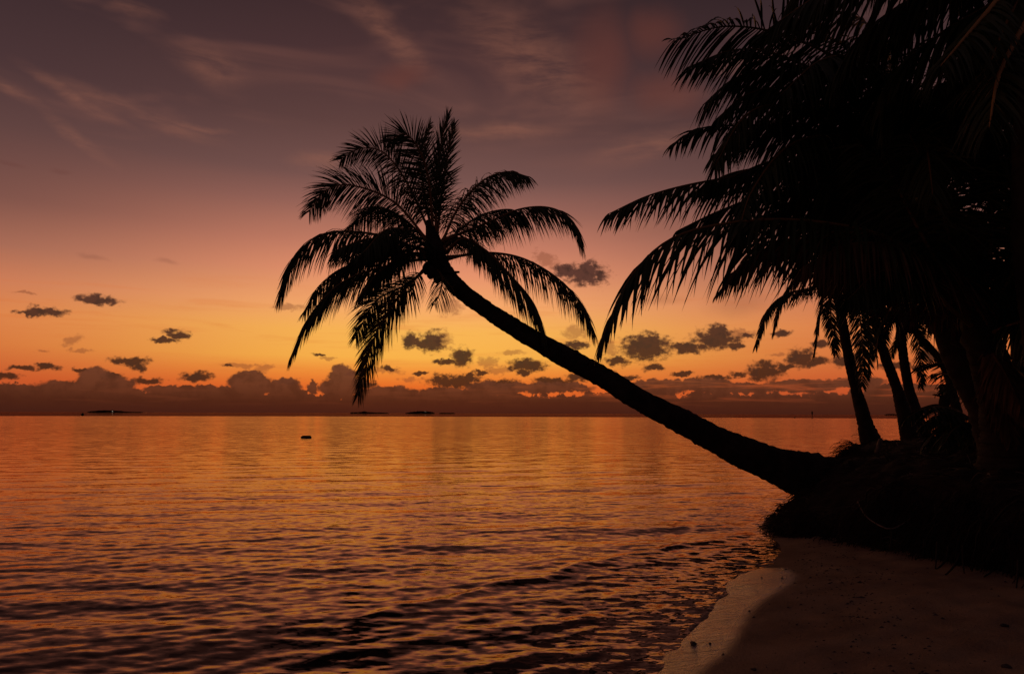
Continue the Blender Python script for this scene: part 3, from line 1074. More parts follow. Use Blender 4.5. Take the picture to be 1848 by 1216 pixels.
# ---- big crown at the upper right
Y1 = 9.6
c1 = at(1665, 300, Y1)
b1 = at(1840, 850, 9.0)
F1 = [
    (to_px([(1665, 290), (1540, 130), (1420, 66), (1310, 48), (1213, 76)], Y1, 8.4), dict(droop=0.55, roll=25, leaf=0.95, fwd=(20, 45))),
    (to_px([(1665, 290), (1560, 170), (1430, 120), (1330, 140), (1268, 190)], Y1, 9.6), dict(droop=0.7, leaf=0.95)),
    (to_px([(1660, 300), (1500, 215), (1400, 190), (1340, 215), (1290, 300)], Y1, 8.7), dict(droop=0.8, leaf=0.9)),
    (to_px([(1650, 300), (1480, 245), (1340, 228), (1260, 233), (1212, 262)], Y1, 10.8), dict(droop=0.7, roll=10, leaf=0.62)),
    (to_px([(1650, 320), (1460, 300), (1330, 310), (1255, 345)], Y1, 11.2), dict(droop=0.6, roll=-20, leaf=0.7)),
    (to_px([(1650, 320), (1450, 305), (1290, 325), (1180, 350), (1098, 386)], Y1, 8.6), dict(droop=0.95, roll=0, leaf=0.70)),
    (to_px([(1650, 310), (1530, 250), (1430, 260), (1360, 340), (1330, 430)], Y1, 8.0), dict(droop=0.9, leaf=0.8)),
    (to_px([(1660, 300), (1600, 180), (1540, 110), (1480, 110), (1410, 170)], Y1, 7.8), dict(droop=0.9, leaf=0.9)),
    (to_px([(1660, 300), (1620, 140), (1560, 40), (1480, 20), (1430, 40)], Y1, 10.4), dict(droop=0.9, leaf=0.8)),
]
F1 += [
    (to_px([(1665, 290), (1530, 170), (1420, 105), (1330, 90), (1240, 122)], Y1, 8.8), dict(droop=0.8, leaf=0.8)),
    (to_px([(1665, 290), (1540, 200), (1430, 160), (1350, 170), (1296, 212)], Y1, 9.2), dict(droop=0.8, leaf=0.8)),
    (to_px([(1660, 300), (1520, 240), (1420, 222), (1345, 240), (1285, 282)], Y1, 9.9), dict(droop=0.8, leaf=0.7)),
    (to_px([(1650, 320), (1500, 290), (1400, 290), (1320, 320), (1268, 340)], Y1, 9.0), dict(droop=0.8, leaf=0.7)),
    (to_px([(1650, 320), (1500, 330), (1400, 345), (1300, 380), (1225, 415)], Y1, 9.8), dict(droop=0.8, leaf=0.7)),
    (to_px([(1660, 300), (1580, 130), (1500, 70), (1420, 40), (1360, 70)], Y1, 9.2), dict(droop=0.8, leaf=0.8)),
]
fill1 = []
rr_ = np.random.default_rng(3)
for i in range(25):
    azd = rr_.uniform(-20, 230)
    fill1.append((azd, rr_.uniform(-15, 70), rr_.uniform(2.3, 3.3), rr_.uniform(70, 120), dict(leaf=0.85)))
for i in range(9):
    fill1.append((rr_.uniform(-110, -40), rr_.uniform(-10, 60), rr_.uniform(1.5, 2.0), rr_.uniform(60, 110), dict(leaf=0.75)))
for i in range(5):
    fill1.append((rr_.uniform(-130, 200), rr_.uniform(-60, -30), rr_.uniform(1.4, 2.0), 40, dict(leaf=0.7, dry=True)))
palm('tall dense coconut palm filling the upper right, trunk slanting out of the dark thicket', b1,
     [b1, at(1790, 740, 9.1), at(1735, 640, 9.2), at(1695, 540, 9.4), at(1672, 420, 9.5), at(1665, 310, Y1)],
     [0.75, 0.55, 0.46, 0.42, 0.38, 0.36], c1, F1, fill1, 21, 0.26)

M_STALK_LIT = mottled('lit_leaf_stalk', (0.36, 0.19, 0.05), (0.50, 0.28, 0.08), 2.0, 0.5, 0.4, 0.2, 0.005)  # leaf stalk brightened: warm lamplight is put into its colour

# ---- near palm that hangs in from above the top right corner
Y2 = 6.6
c2 = at(1905, -90, Y2)
b2 = at(1935, 900, 7.4)
F2 = [
    (to_px([(1905, -90), (1790, -90), (1640, -70), (1500, -20), (1398, 44)], Y2, 6.8), dict(droop=1.0, roll=0, leaf=0.75)),
    (to_px([(1905, -90), (1850, -60), (1790, 12), (1740, 70), (1697, 120)], Y2, 5.6), dict(droop=0.8, leaf=0.6, n=46, pet=0.5, r0=0.04, stalk=M_STALK_LIT)),
    (to_px([(1905, -90), (1875, 0), (1835, 70), (1802, 140), (1785, 230)], Y2, 5.4), dict(droop=0.8, leaf=0.6, n=46, pet=0.5, r0=0.04, stalk=M_STALK_LIT)),
    (to_px([(1905, -90), (1780, -60), (1660, -10), (1560, 60), (1500, 150)], Y2, 7.6), dict(droop=1.0, leaf=0.7)),
    (to_px([(1905, -90), (1800, 0), (1700, 60), (1620, 130), (1590, 240)], Y2, 7.8), dict(droop=1.0, leaf=0.7)),
    (to_px([(1905, -90), (1830, 60), (1760, 160), (1720, 300)], Y2, 8.0), dict(droop=1.0, leaf=0.7)),
    (to_px([(1905, -90), (1760, -130), (1600, -110), (1480, -60), (1420, 10)], Y2, 7.6), dict(droop=1.0, leaf=0.7)),
]
fill2 = [(rr_.uniform(-40, 120), rr_.uniform(-20, 60), rr_.uniform(2.2, 3.0), rr_.uniform(70, 120), {}) for _ in range(12)]
fill2 += [(rr_.uniform(-100, -30), rr_.uniform(-70, -30), rr_.uniform(1.2, 1.9), 30, dict(leaf=0.55)) for _ in range(4)]
palm('near coconut palm at the right edge whose lit stalks hang in from the top corner', b2,
     [b2, at(1900, 700, 7.3), at(1870, 500, 7.1), at(1860, 300, 7.0), at(1875, 100, 6.8), at(1905, -70, Y2)],
     [0.60, 0.44, 0.38, 0.34, 0.32, 0.30], c2, F2, fill2, 31, 0.2)

# ---- low palm with long arching fronds
Y3 = 8.6
c3 = at(1772, 610, Y3)
b3 = at(1830, 860, 8.7)
F3 = [
    (to_px([(1765, 600), (1690, 490), (1590, 425), (1450, 398), (1320, 402), (1210, 432), (1135, 505), (1082, 622)], Y3, 7.2),
     dict(droop=1.0, roll=5, leaf=0.96, width=0.040, n=110, taper=0.22, sparse=0.12)),
    (to_px([(1765, 600), (1700, 480), (1600, 430), (1500, 420), (1400, 440), (1310, 500)], Y3, 8.4), dict(droop=1.1, leaf=0.8, dry=True)),
    (to_px([(1765, 600), (1710, 500), (1630, 450), (1540, 440), (1450, 480)], Y3, 7.6), dict(droop=1.1, leaf=0.8, dry=True)),
    (to_px([(1765, 600), (1700, 530), (1640, 490), (1560, 470), (1490, 500)], Y3, 9.4), dict(droop=1.0, leaf=0.75, dry=True)),
    (to_px([(1765, 600), (1690, 450), (1580, 380), (1440, 370), (1330, 420)], Y3, 9.8), dict(droop=1.0, leaf=0.85)),
    (to_px([(1768, 600), (1740, 535), (1690, 470), (1640, 380), (1600, 300), (1550, 260)], Y3, 8.0), dict(droop=0.7, leaf=0.8)),
    (to_px([(1768, 600), (1758, 535), (1722, 455), (1690, 350), (1640, 240)], Y3, 7.8), dict(droop=0.6, leaf=0.8)),
    (to_px([(1768, 600), (1720, 560), (1660, 505), (1590, 490), (1530, 540)], Y3, 7.6), dict(droop=0.9, leaf=0.6, pet=0.4)),
    (to_px([(1768, 600), (1780, 500), (1790, 400), (1770, 300), (1730, 220)], Y3, 8.8), dict(droop=0.7, leaf=0.8)),
    (to_px([(1768, 600), (1800, 520), (1830, 430), (1850, 350)], Y3, 9.0), dict(droop=0.7, leaf=0.8)),
    (to_px([(1768, 600), (1700, 420), (1600, 330), (1500, 320), (1400, 350)], Y3, 9.2), dict(droop=0.9, leaf=0.85)),
]
fill3 = [(rr_.uniform(10, 190), rr_.uniform(0, 70), rr_.uniform(2.2, 3.2), rr_.uniform(70, 120), {}) for _ in range(12)]
fill3 += [(rr_.uniform(60, 200), rr_.uniform(-80, -50), rr_.uniform(0.9, 1.4), 20, dict(leaf=0.45, dry=True)) for _ in range(9)]
palm('low stocky coconut palm with long arching fronds and a brown skirt, right of the grove', b3,
     [b3, at(1818, 780, 8.7), at(1800, 700, 8.65), at(1776, 620, Y3)], [0.80, 0.56, 0.48, 0.42], c3, F3, fill3, 41, 0.2)

# ---- palm deep in the grove, right edge
Y4 = 14.0
c4 = at(1830, 420, Y4)
b4 = at(1850, 800, 14.0)
fill4 = [(rr_.uniform(-180, 180), rr_.uniform(-40, 70), rr_.uniform(2.6, 3.6), rr_.uniform(70, 120), {}) for _ in range(18)]
palm('slim palm deep in the shade at the right edge behind the low stocky palm', b4,
     [b4, at(1845, 650, 14), at(1832, 520, 14), at(1830, 430, Y4)], [0.6, 0.4, 0.34, 0.32], c4, [], fill4, 51, 0.22, leafw=0.05)

# ---- the grove behind: three trunks and a slanting one
YA = 20.0
cA = at(1508, 455, YA)
bA = at(1568, 786, YA)
fA = [
    (to_px([(1508, 470), (1470, 515), (1420, 530), (1385, 560), (1364, 622)], YA, 19.0), dict(droop=0.9, roll=10, leaf=0.8)),
    (to_px([(1508, 470), (1450, 490), (1410, 540), (1395, 600)], YA, 21.0), dict(droop=0.9, leaf=0.8)),
    (to_px([(1508, 470), (1490, 520), (1478, 580), (1470, 640)], YA, 19.5), dict(droop=0.4, roll=50, leaf=0.7)),
    (to_px([(1508, 470), (1500, 530), (1500, 580), (1508, 640)], YA, 21.5), dict(droop=0.4, roll=50, leaf=0.7)),
    (to_px([(1510, 470), (1545, 540), (1556, 620), (1556, 696)], YA, 19.4), dict(droop=0.3, roll=60, leaf=0.75)),
    (to_px([(1510, 470), (1440, 440), (1370, 440), (1320, 500)], YA, 19.4), dict(droop=0.9, leaf=0.8)),
    (to_px([(1510, 470), (1440, 460), (1350, 470), (1290, 535)], YA, 21.0), dict(droop=0.9, leaf=0.75)),
]
fillA = [(rr_.uniform(-180, 180), rr_.uniform(10, 75), rr_.uniform(2.4, 3.2), rr_.uniform(60, 110), {}) for _ in range(9)]
palm('curved palm on the tip of the far bank, leftmost trunk of the grove', bA,
     [at(1582, 820, YA), bA, at(1554, 736, YA), at(1543, 695, YA), at(1527, 620, YA), at(1512, 530, YA), at(1508, 465, YA)],
     [0.66, 0.42, 0.31, 0.28, 0.27, 0.26, 0.26], cA, fA, fillA, 61, 0.24, leafw=0.045, lm=0.9)

cB = at(1562, 440, 21.0)
bB = at(1641, 780, 21.0)
fB = [
    (to_px([(1562, 450), (1560, 540), (1570, 620), (1566, 680)], 21.0, 20.0), dict(droop=0.3, roll=60, leaf=0.75)),
    (to_px([(1562, 450), (1590, 500), (1620, 560), (1612, 640)], 21.0, 22.0), dict(droop=0.4, roll=50, leaf=0.7)),
    (to_px([(1562, 450), (1600, 480), (1640, 560), (1600, 650)], 21.0, 22.5), dict(droop=0.5, leaf=0.7)),
    (to_px([(1562, 450), (1585, 520), (1592, 580), (1600, 640)], 21.0, 23.0), dict(droop=0.4, leaf=0.6)),
]
fillB = [(rr_.uniform(-180, 180), rr_.uniform(0, 75), rr_.uniform(2.4, 3.2), rr_.uniform(60, 110), {}) for _ in range(10)]
palm('slanting palm on the far bank, crossing the foot of the upright one beside it', bB,
     [at(1652, 815, 21), bB, at(1619, 702, 21), at(1596, 640, 21), at(1580, 580, 21), at(1566, 500, 21), at(1562, 450, 21)],
     [0.66, 0.44, 0.31, 0.27, 0.26, 0.25, 0.25], cB, fB, fillB, 71, 0.24, leafw=0.045, lm=0.9)

cC = at(1612, 480, 21.8)
bC = at(1658, 780, 21.8)
fC = [
    (to_px([(1615, 480), (1645, 560), (1660, 630), (1662, 700)], 21.8, 21.0), dict(droop=0.25, roll=60, leaf=0.6)),
    (to_px([(1615, 480), (1680, 520), (1700, 600), (1705, 660)], 21.8, 22.4), dict(droop=0.6, leaf=0.7)),
    (to_px([(1615, 480), (1670, 540), (1690, 580), (1712, 640)], 21.8, 21.0), dict(droop=0.6, leaf=0.7)),
    (to_px([(1615, 480), (1590, 540), (1580, 600), (1585, 660)], 21.8, 22.4), dict(droop=0.4, leaf=0.6)),
]
fillC = [(rr_.uniform(-180, 180), rr_.uniform(-10, 75), rr_.uniform(2.4, 3.2), rr_.uniform(60, 110), {}) for _ in range(10)]
palm('upright palm on the far bank, right-hand one of the pair that touch at the foot', bC,
     [at(1668, 812, 21.8), bC, at(1645, 725, 21.8), at(1632, 655, 21.8), at(1626, 600, 21.8), at(1618, 530, 21.8), at(1614, 480, 21.8)],
     [0.8, 0.52, 0.31, 0.27, 0.26, 0.25, 0.25], cC, fC, fillC, 81, 0.24, leafw=0.045, lm=0.9)

cD = at(1640, 575, 17.0)
bD = at(1735, 790, 17.0)
fD = [
    (to_px([(1640, 580), (1660, 560), (1700, 570), (1730, 620)], 17.0, 16.5), dict(droop=0.8, leaf=0.5)),
    (to_px([(1640, 580), (1610, 560), (1590, 590), (1580, 640)], 17.0, 17.5), dict(droop=0.8, leaf=0.45)),
]
fillD = [(rr_.uniform(-180, 180), rr_.uniform(0, 75), rr_.uniform(0.9, 1.4), rr_.uniform(60, 110), dict(leaf=0.4)) for _ in range(8)]
palm('thin palm stem leaning left between the far pair and the dark thicket', bD,
     [bD, at(1722, 720, 17), at(1704, 662, 17), at(1682, 632, 17), at(1660, 608, 17), at(1640, 580, 17)],
     [0.36, 0.24, 0.19, 0.18, 0.17, 0.16], cD, fD, fillD, 91, 0.16, leafw=0.04, n=46)

# ---- young palms without a trunk in front of the grove's dark side
def young_palm(label, origin, n, L, seed, extra=(), leafw=0.04, eln=(10, 70), azr=(-180, 180), leaf=0.5):
    root = empty('young_palm', origin)
    tag(root, label, 'young palm')
    rng = np.random.default_rng(seed)
    o = np.array(tuple(origin))
    tube_obj('trunk', [Vector(o - [0, 0, 0.15]), Vector(o + [0, 0, 0.1]), Vector(o + [0, 0, 0.35])], [0.16, 0.14, 0.07], M_BARK, root, k=8, rough=0.05)
    for pts, kw in extra:
        add_frond(root, pts, n=44, width=leafw, rng=rng, **kw)
    for i in range(n):
        add_frond(root, arc(o + [0, 0, 0.2], rng.uniform(*azr), rng.uniform(*eln), L * rng.uniform(0.7, 1.1), rng.uniform(50, 110)), n=44,
                  width=leafw, leaf=leaf, droop=0.7, rng=rng, r0=0.02)
    return root


def gpt(u, y):
    """a point on the bank in the photo column u, y metres ahead"""
    x = at(u, 760, y).x
    return Vector((x, y, ground_at(x, y)))


young_palm('trunkless young palm whose low frond hangs over the shore right of the far pair', gpt(1790, 15.5), 3, 1.4, 5,
           extra=[(to_px([(1760, 762), (1722, 738), (1688, 730), (1648, 741)], 15.5, 15.0), dict(droop=1.1, leaf=0.30, dry=True)),
                  (to_px([(1765, 740), (1735, 680), (1700, 655), (1650, 668)], 15.5, 14.8), dict(droop=0.1, roll=40, leaf=0.42)),
                  ], azr=(40, 150))
young_palm('young palm with dense fronds in the gap between the big trunks', gpt(1790, 12.0), 20, 2.4, 6, azr=(0, 250), leaf=0.6)
young_palm('young palm crowding the right edge under the big crowns', gpt(1870, 11.0), 20, 2.6, 8, azr=(-60, 250), leaf=0.6)

# ---- crooked little shrub with a few broad leaves
sh = empty('shrub', at(1712, 800, 14.0))
tag(sh, 'crooked little shrub with a few broad leaves at the edge of the far bank', 'shrub')
tube_obj('stem', catmull([at(1714, 812, 14), at(1706, 770, 14), at(1702, 735, 14), at(1712, 700, 14), at(1722, 670, 14)], 20)[0],
         np.interp(np.linspace(0, 1, 20), [0, .3, .6, 1], [0.10, 0.085, 0.10, 0.05]), M_BARK, sh, k=9, rough=0.08)
for pts in ([(1704, 735), (1722, 752), (1728, 775)], [(1706, 745), (1716, 760), (1718, 790)], [(1706, 722), (1695, 714), (1683, 712)], [(1706, 760), (1698, 785), (1696, 802)],
            [(1710, 700), (1702, 694), (1694, 700)]):
    tube_obj('branch', catmull([at(u, v, 14) for u, v in pts], 8)[0], np.linspace(0.035, 0.01, 8), M_BARK, sh, k=6)
rl = np.random.default_rng(9)
for i in range(15):
    u, v = rl.uniform(1684, 1712), rl.uniform(698, 718)
    c = np.array(tuple(at(u, v, 14 + rl.uniform(-0.25, 0.25))))
    a = unit(rl.normal(size=3))
    b = unit(np.cross(a, rl.normal(size=3)))
    nn = np.cross(a, b)
    s = rl.uniform(0.05, 0.085)
    ring = [c - a * s, c - a * s * .4 + b * s * .55, c + a * s * .4 + b * s * .5, c + a * s * 1.1, c + a * s * .4 - b * s * .5, c - a * s * .4 - b * s * .55, c + nn * s * .2]
    mesh_obj('leaf', ring, [(0, 1, 6), (1, 2, 6), (2, 3, 6), (3, 4, 6), (4, 5, 6), (5, 0, 6)], M_LEAF, sh, offset=tuple(sh.location))

# ------------------------------------------------------------------ roots and litter of the bank
def strands(name, starts, dirs, lens, mat, parent, width=0.008, segs=5, grav=1.0, rng=RNG, curl=0.25):
    m = len(starts)
    V = []
    cur = np.array(starts, float)
    d0 = unit(np.array(dirs, float))
    lens = np.asarray(lens)
    w_ = width * np.exp(rng.normal(0, 0.4, m))[:, None]
    jit = rng.normal(0, curl, (segs + 1, m, 3))
    for k in range(segs + 1):
        q = k / segs
        d = unit(d0 + np.array([0, 0, -grav]) * q * 1.6 + jit[k] * (0.4 + q))
        A = unit(np.cross(d, [0.3, 0.9, 0.2]))
        B = np.cross(d, A)
        r = w_ * (1 - 0.7 * q)
        for a in (0, 2.094, 4.189):
            V.append(cur + (A * math.cos(a) + B * math.sin(a)) * r)
        cur = cur + d * (lens / segs)[:, None]
    V = np.stack(V, 1)
    nv = V.shape[1]
    fl = []
    for k in range(segs):
        for j in range(3):
            j2 = (j + 1) % 3
            fl.append((3 * k + j, 3 * k + j2, 3 * k + 3 + j2, 3 * k + 3 + j))
    F = (np.array(fl)[None] + (np.arange(m) * nv)[:, None, None]).reshape(-1, 4)
    o = mesh_obj(name, V.reshape(-1, 3), F, mat, parent)
    tag(o, kind='stuff')
    return o


def edge_points(poly, m, rng):
    p = np.array(poly, float)
    seg = np.linalg.norm(np.diff(p, axis=0), axis=1)
    s = rng.uniform(0, seg.sum(), m)
    c = np.concatenate([[0], np.cumsum(seg)])
    i = np.clip(np.searchsorted(c, s) - 1, 0, len(seg) - 1)
    t = ((s - c[i]) / seg[i])[:, None]
    P_ = p[i] * (1 - t) + p[i + 1] * t
    dr = (p[i + 1] - p[i]) / seg[i][:, None]
    out = np.stack([-dr[:, 1], dr[:, 0]], 1)   # left of the walking direction = seaward
    return P_, out


rg = np.random.default_rng(77)


def fringe(poly, m, lo, hi, inset, mat, name, lenr, width, grav=1.0, curl=0.25, up=0.1, outw=0.6):
    P_, out = edge_points(poly, m, rg)
    ins = rg.uniform(-inset, 0.12, m)[:, None]
    xy = P_ + out * ins
    zb, _ = bank_z(xy[:, 0], xy[:, 1])
    zs, _ = sand_z(xy[:, 0], xy[:, 1])
    z = np.maximum(zb, zs) + rg.uniform(lo, hi, m)
    st = np.column_stack([xy, z])
    dd = np.column_stack([out * outw + rg.normal(0, 0.35, (m, 2)), rg.normal(up, 0.3, m)])
    return strands(name, st, dd, rg.uniform(*lenr, m), mat, bank_o, width, 6, grav, rg, curl)


front = [(5.0, 3.0), (4.88, 5.9), (4.78, 7.2), (4.55, 8.1), (4.15, 9.2), (3.85, 9.9)]
left = [(4.0, 9.6), (3.85, 9.9), (3.95, 10.5), (4.5, 11.5), (5.7, 12.4), (7.0, 13.6)]
prom = [(7.6, 14.6), (8.0, 15.2), (8.05, 16.4), (8.3, 17.4), (9.3, 18.5), (10.5, 20)]
fringe(front, 5600, -0.15, 0.03, 0.35, M_ROOT, 'root_fringe', (0.25, 0.80), 0.0055, grav=2.2, up=-0.3, outw=0.4, curl=0.32)
fringe(front, 700, -0.15, 0.0, 0.3, M_TWIG, 'root_fringe', (0.15, 0.6), 0.004, grav=2.6, up=-0.5, outw=0.25, curl=0.35)
fringe(left, 2600, -0.12, 0.03, 0.5, M_ROOT, 'root_fringe', (0.10, 0.36), 0.006, grav=1.0, curl=0.45, up=0.1)
fringe(prom, 2600, -0.2, 0.03, 0.3, M_ROOT, 'root_fringe', (0.2, 0.7), 0.008, grav=0.9, curl=0.4, up=0.1)
# mat of twigs and fallen leaf bits on top
m = 9000
X_ = rg.uniform(3.7, 13, m)
Y_ = 4 + rg.uniform(0, 1, m) ** 1.3 * 16
keep = sdist(X_, Y_, BANK) > -0.02
X_, Y_ = X_[keep], Y_[keep]
Z_ = bank_z(X_, Y_)[0]
m = len(X_)
dd = np.column_stack([rg.normal(size=(m, 2)), rg.normal(0.10, 0.16, m)])
k3 = int(m * 0.74)
strands('leaf_litter', np.column_stack([X_, Y_, Z_])[:k3], dd[:k3], rg.uniform(0.08, 0.30, k3), M_ROOT, bank_o, 0.006, 3, 0.3, rg, 0.2)
strands('leaf_litter', np.column_stack([X_, Y_, Z_])[k3:], dd[k3:], rg.uniform(0.08, 0.38, m - k3), M_TWIG, bank_o, 0.0042, 3, 0.5, rg, 0.12)
# single roots that reach down to the sand
for pts in ([(1712, 985), (1708, 1008), (1696, 1022), (1690, 1026)], [(1692, 978), (1690, 1005), (1688, 1026)], [(1738, 985), (1738, 1012), (1740, 1034)],
            [(1733, 1000), (1724, 1018), (1710, 1034), (1706, 1036)], [(1760, 990), (1757, 1015), (1754, 1030)], [(1838, 1010), (1836, 1040), (1834, 1060)],
            [(1610, 958), (1608, 975), (1606, 990)], [(1668, 970), (1667, 990), (1666, 1004)], [(1800, 1015), (1790, 1030), (1776, 1040)]):
    ye = on(pts[-1][0], pts[-1][1], 0.2).y
    path = [at(u, v, ye + 0.12 * (len(pts) - 1 - k)) for k, (u, v) in enumerate(pts)]
    g = ground_at(path[-1].x, path[-1].y)
    tube_obj('root', catmull(path, 12)[0], np.linspace(0.013, 0.006, 12), M_ROOT, bank_o, k=6, rough=0.08)
# long creeping runner on the face of the bank
tube_obj('root', catmull([at(1548, 905, 9.0), at(1562, 930, 8.6), at(1588, 948, 8.3), at(1612, 953, 8.2), at(1650, 930, 8.2), at(1672, 908, 8.3)], 24)[0],
         np.full(24, 0.009), M_TWIG, bank_o, k=5)
# torn stump end
stp = empty('driftwood', at(1588, 818, 14.6))
tag(stp, 'broken pale driftwood stump standing on the bank below the grove', 'driftwood')
tube_obj('stump', catmull([at(1582, 826, 14.6), at(1586, 808, 14.6), at(1589, 792, 14.6)], 8)[0], np.linspace(0.07, 0.035, 8), M_TWIG, stp, k=8, rough=0.15)

# ------------------------------------------------------------------ bits on the sand
def rock(name, c, r, mat, seed, squash=0.6):
    rng = np.random.default_rng(seed)
    V, F = [], []
    nu, nv = 10, 6
    for j in range(nv + 1):
        ph = -math.pi / 2 + math.pi * j / nv
        for i in range(nu):
            th = 2 * math.pi * i / nu
            q = r * (1 + 0.18 * math.sin(3 * th + seed) + rng.normal(0, 0.08))
            V.append((c[0] + q * math.cos(ph) * math.cos(th), c[1] + q * math.cos(ph) * math.sin(th), c[2] + q * squash * math.sin(ph)))
    for j in range(nv):
        for i in range(nu):
            F.append((j * nu + i, j * nu + (i + 1) % nu, (j + 1) * nu + (i + 1) % nu, (j + 1) * nu + i))
    return mesh_obj(name, V, F, mat, None, True)


for (u, v, r, s, lab) in [(1251, 1162, 0.022, 1, 'small dark pebble on the wet sand near the water line'),
                          (1281, 1161, 0.009, 2, 'tiny dark pebble on the wet sand right of the larger pebble'),
                          (1305, 1180, 0.008, 3, 'tiny pebble at the edge between wet and dry sand'),
                          (1812, 1129, 0.030, 4, 'flat dark clump of weed lying on the dry sand at the right'),
                          (1816, 1203, 0.030, 5, 'dark clump on the dry sand in the bottom right corner'),
                          (1360, 1208, 0.020, 6, 'dark clump on the dry sand at the bottom edge')]:
    p = on(u, v, 0.0)
    for _ in range(4):
        p = on(u, v, ground_at(p.x, p.y))
    o = rock('pebble', (p.x, p.y, p.z + r * 0.2), r, M_STONE, s, 0.7 if s < 4 else 0.35)
    tag(o, lab, 'pebble')

# scattered crumbs of coral and leaf, too many to count
V_, F_ = [], []
cnt = 0
while cnt < 900:
    x, y = rg.uniform(1.2, 5.2), rg.uniform(3.6, 9.5)
    centre_x = 2.2 + (y - 4.0) * 0.36
    if rg.random() > math.exp(-((x - centre_x) / 0.45) ** 2) + 0.07:
        continue
    s1 = float(sdist(np.array([[x]]), np.array([[y]]), LAND)[0, 0])
    if s1 < 0.25:
        continue
    z = float(sand_z(np.array([[x]]), np.array([[y]]))[0][0, 0])
    r = abs(rg.normal(0.004, 0.004)) + 0.002
    b0 = len(V_)
    a = rg.uniform(0, 6.28)
    e = rg.uniform(0.8, 2.2)
    for q in range(5):
        th = a + q * 1.2566
        V_.append((x + r * e * math.cos(th), y + r * math.sin(th), z - 0.001))
    V_.append((x, y, z + r * 0.8))
    for q in range(5):
        F_.append((b0 + q, b0 + (q + 1) % 5, b0 + 5))
    cnt += 1
o = mesh_obj('beach_crumb', V_, F_, M_STONE)
tag(o, 'dark crumbs of coral and leaf strewn along the tide line', 'beach litter', kind='stuff')


# ------------------------------------------------------------------ far things on the water
def island(label, u0, u1, humps, dist, seed, lamp=None):
    """low wooded islet between the photo columns u0 and u1; humps = (place 0..1, height px)"""
    x0, x1 = at(u0, 745, dist).x, at(u1, 745, dist).x
    root = empty('island', ((x0 + x1) / 2, dist, 0))
    tag(root, label, 'island', 'islands on the horizon')
    rng = np.random.default_rng(seed)
    nx, ny = 90, 14
    V, F = [], []
    q = np.linspace(0, 1, nx)
    prof = np.interp(q, [h[0] for h in humps], [h[1] for h in humps]) * 0.8 * dist / FPX
    prof = prof * (1 + 0.16 * np.abs(rng.normal(size=nx))) + np.abs(rng.normal(0, 0.35, nx)) * (prof > 1.5)
    depth = (x1 - x0) * 0.35
    for j in range(ny):
        r = j / (ny - 1) * 2 - 1
        for i in range(nx):
            edge = math.sqrt(max(0.0, 1 - (q[i] * 2 - 1) ** 2))
            h = prof[i] * max(0.0, 1 - r ** 4) * (1 + 0.15 * rng.normal()) if abs(r) < 1 else 0
            V.append((x0 + (x1 - x0) * q[i], dist + r * depth * edge, -1.0 + h + (1.3 if abs(r) < 1 else 0)))
    for j in range(ny - 1):
        for i in range(nx - 1):
            F.append((j * nx + i, j * nx + i + 1, (j + 1) * nx + i + 1, (j + 1) * nx + i))
    mesh_obj('wooded_ground', V, F, M_ISLE, root, offset=tuple(root.location))
    if lamp:
        p = at(lamp[0], lamp[1], dist - depth * 1.05)
        V2 = []
        r = lamp[2]
        ico = [(0, 0, 1), (1, 0, 0), (0, 1, 0), (-1, 0, 0), (0, -1, 0), (0, 0, -1)]
        V2 = [(p.x + a * r, p.y + b * r, max(p.z, r) + c * r) for a, b, c in ico]
        mesh_obj('lamp', V2, [(0, 1, 2), (0, 2, 3), (0, 3, 4), (0, 4, 1), (5, 2, 1), (5, 3, 2), (5, 4, 3), (5, 1, 4)], M_LAMP, root,
                 offset=tuple(root.location))
    return root


island('long low island on the horizon at the far left with one small light', 160, 256,
       [(0, 0.4), (0.1, 2.4), (0.25, 3.4), (0.5, 3.2), (0.6, 2.0), (0.7, 1.2), (0.95, 1.0), (1, 0.3)], 3000, 1, lamp=(203, 742.0, 1.3))
island('flat island on the horizon with a small peak, below the tip of the leaning palm', 632, 702,
       [(0, 0.4), (0.05, 1.8), (0.3, 2.0), (0.37, 3.6), (0.42, 2.2), (0.6, 1.6), (0.95, 1.0), (1, 0.3)], 3000, 2)
island('humped island on the horizon beneath the leaning trunk', 731, 785,
       [(0, 0.4), (0.2, 2.4), (0.35, 3.4), (0.6, 4.0), (0.8, 3.4), (0.93, 2.2), (1, 0.4)], 3000, 3, lamp=(768, 743.0, 0.8))
island('faint sliver of land on the horizon right of the humped island', 792, 821, [(0, 0.4), (0.1, 1.3), (0.9, 1.2), (1, 0.3)], 3000, 4)
island('faint low strip of land on the horizon between the palm trunks of the grove', 1596, 1620, [(0, 0.4), (0.3, 1.8), (0.7, 1.6), (1, 0.3)], 3000, 5)

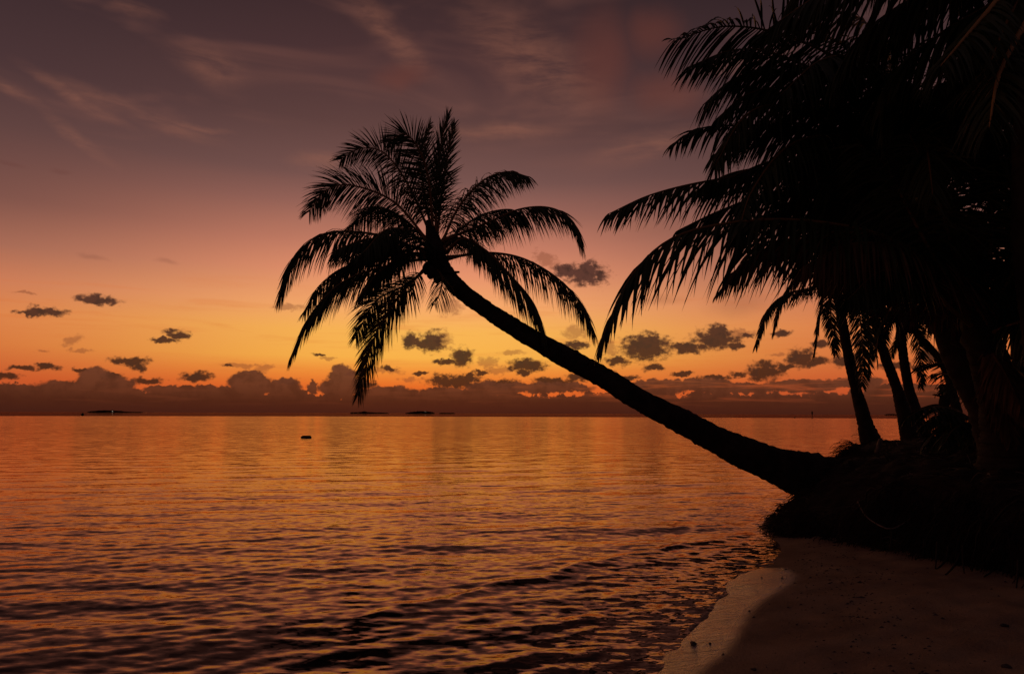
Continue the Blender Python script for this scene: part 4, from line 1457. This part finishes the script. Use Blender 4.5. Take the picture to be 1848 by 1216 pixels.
# round mooring buoy
p = on(149, 751.0)
db = 330.0
c = at(149, 747.2, db)
by = empty('buoy', (c.x, c.y, 0))
tag(by, 'round dark mooring buoy far out on the left in front of the long island', 'buoy')
th = np.linspace(-1, 1, 13)
tube_obj('float', [Vector((c.x, c.y, c.z - 0.1 + 0.72 * q)) for q in th], 0.72 * np.sqrt(np.maximum(0.004, 1 - th ** 2)), M_FLOAT, by, k=16)
tube_obj('mooring_ring', [Vector((c.x - 0.12, c.y, c.z + 0.6)), Vector((c.x, c.y, c.z + 0.78)), Vector((c.x + 0.12, c.y, c.z + 0.6))], [0.04, 0.04, 0.04], M_FLOAT, by, k=6)

# flat float / little raft nearer the shore
c = on(552.5, 790)
ft = empty('float', (c.x, c.y, 0))
tag(ft, 'small flat dark float lying on the water left of the leaning palm', 'float')
hw = 9.2 / FPX * c.y
path = [Vector((c.x - hw, c.y + 0.02, 0.045)), Vector((c.x - hw * 0.8, c.y, 0.05)), Vector((c.x, c.y, 0.055)), Vector((c.x + hw * 0.8, c.y - 0.02, 0.06)), Vector((c.x + hw, c.y - 0.03, 0.05))]
tube_obj('hull', path, [0.05, 0.095, 0.10, 0.10, 0.06], M_FLOAT, ft, k=12)
tube_obj('cap_rail', [p_ + Vector((0, 0, 0.09)) for p_ in path[1:4]], [0.02, 0.022, 0.02], M_FLOAT, ft, k=6)

# channel mark on its pole
c = on(1466, 754.5)
c = at(1466, 754.5, 330)
mk = empty('channel_marker', (c.x, 330, 0))
tag(mk, 'slim channel marker post standing in the sea left of the grove', 'marker post')
hz = 12 / FPX * 330
tube_obj('post', [Vector((c.x, 330, -0.5)), Vector((c.x, 330, hz * 0.5)), Vector((c.x + 0.03, 330, hz))], [0.16, 0.15, 0.13], M_FLOAT, mk, k=8)
tube_obj('top_mark', [Vector((c.x, 330, hz * 0.52)), Vector((c.x, 330, hz * 0.72)), Vector((c.x, 330, hz * 0.98)), Vector((c.x, 330, hz * 1.02))], [0.22, 0.38, 0.36, 0.1], M_FLOAT, mk, k=10)
for u, lab in ((1434, 'tiny dark float low in the water left of the marker post'), (1190, 'tiny dark float on the horizon just above the leaning trunk')):
    c = at(u, 750.2, 330)
    o = tube_obj('buoy', [Vector((c.x - 0.5, 330, 0.1)), Vector((c.x - 0.2, 330, 0.2)), Vector((c.x + 0.2, 330, 0.22)), Vector((c.x + 0.5, 330, 0.1))], [0.12, 0.26, 0.26, 0.12], M_FLOAT, None, k=8)
    tag(o, lab, 'buoy')
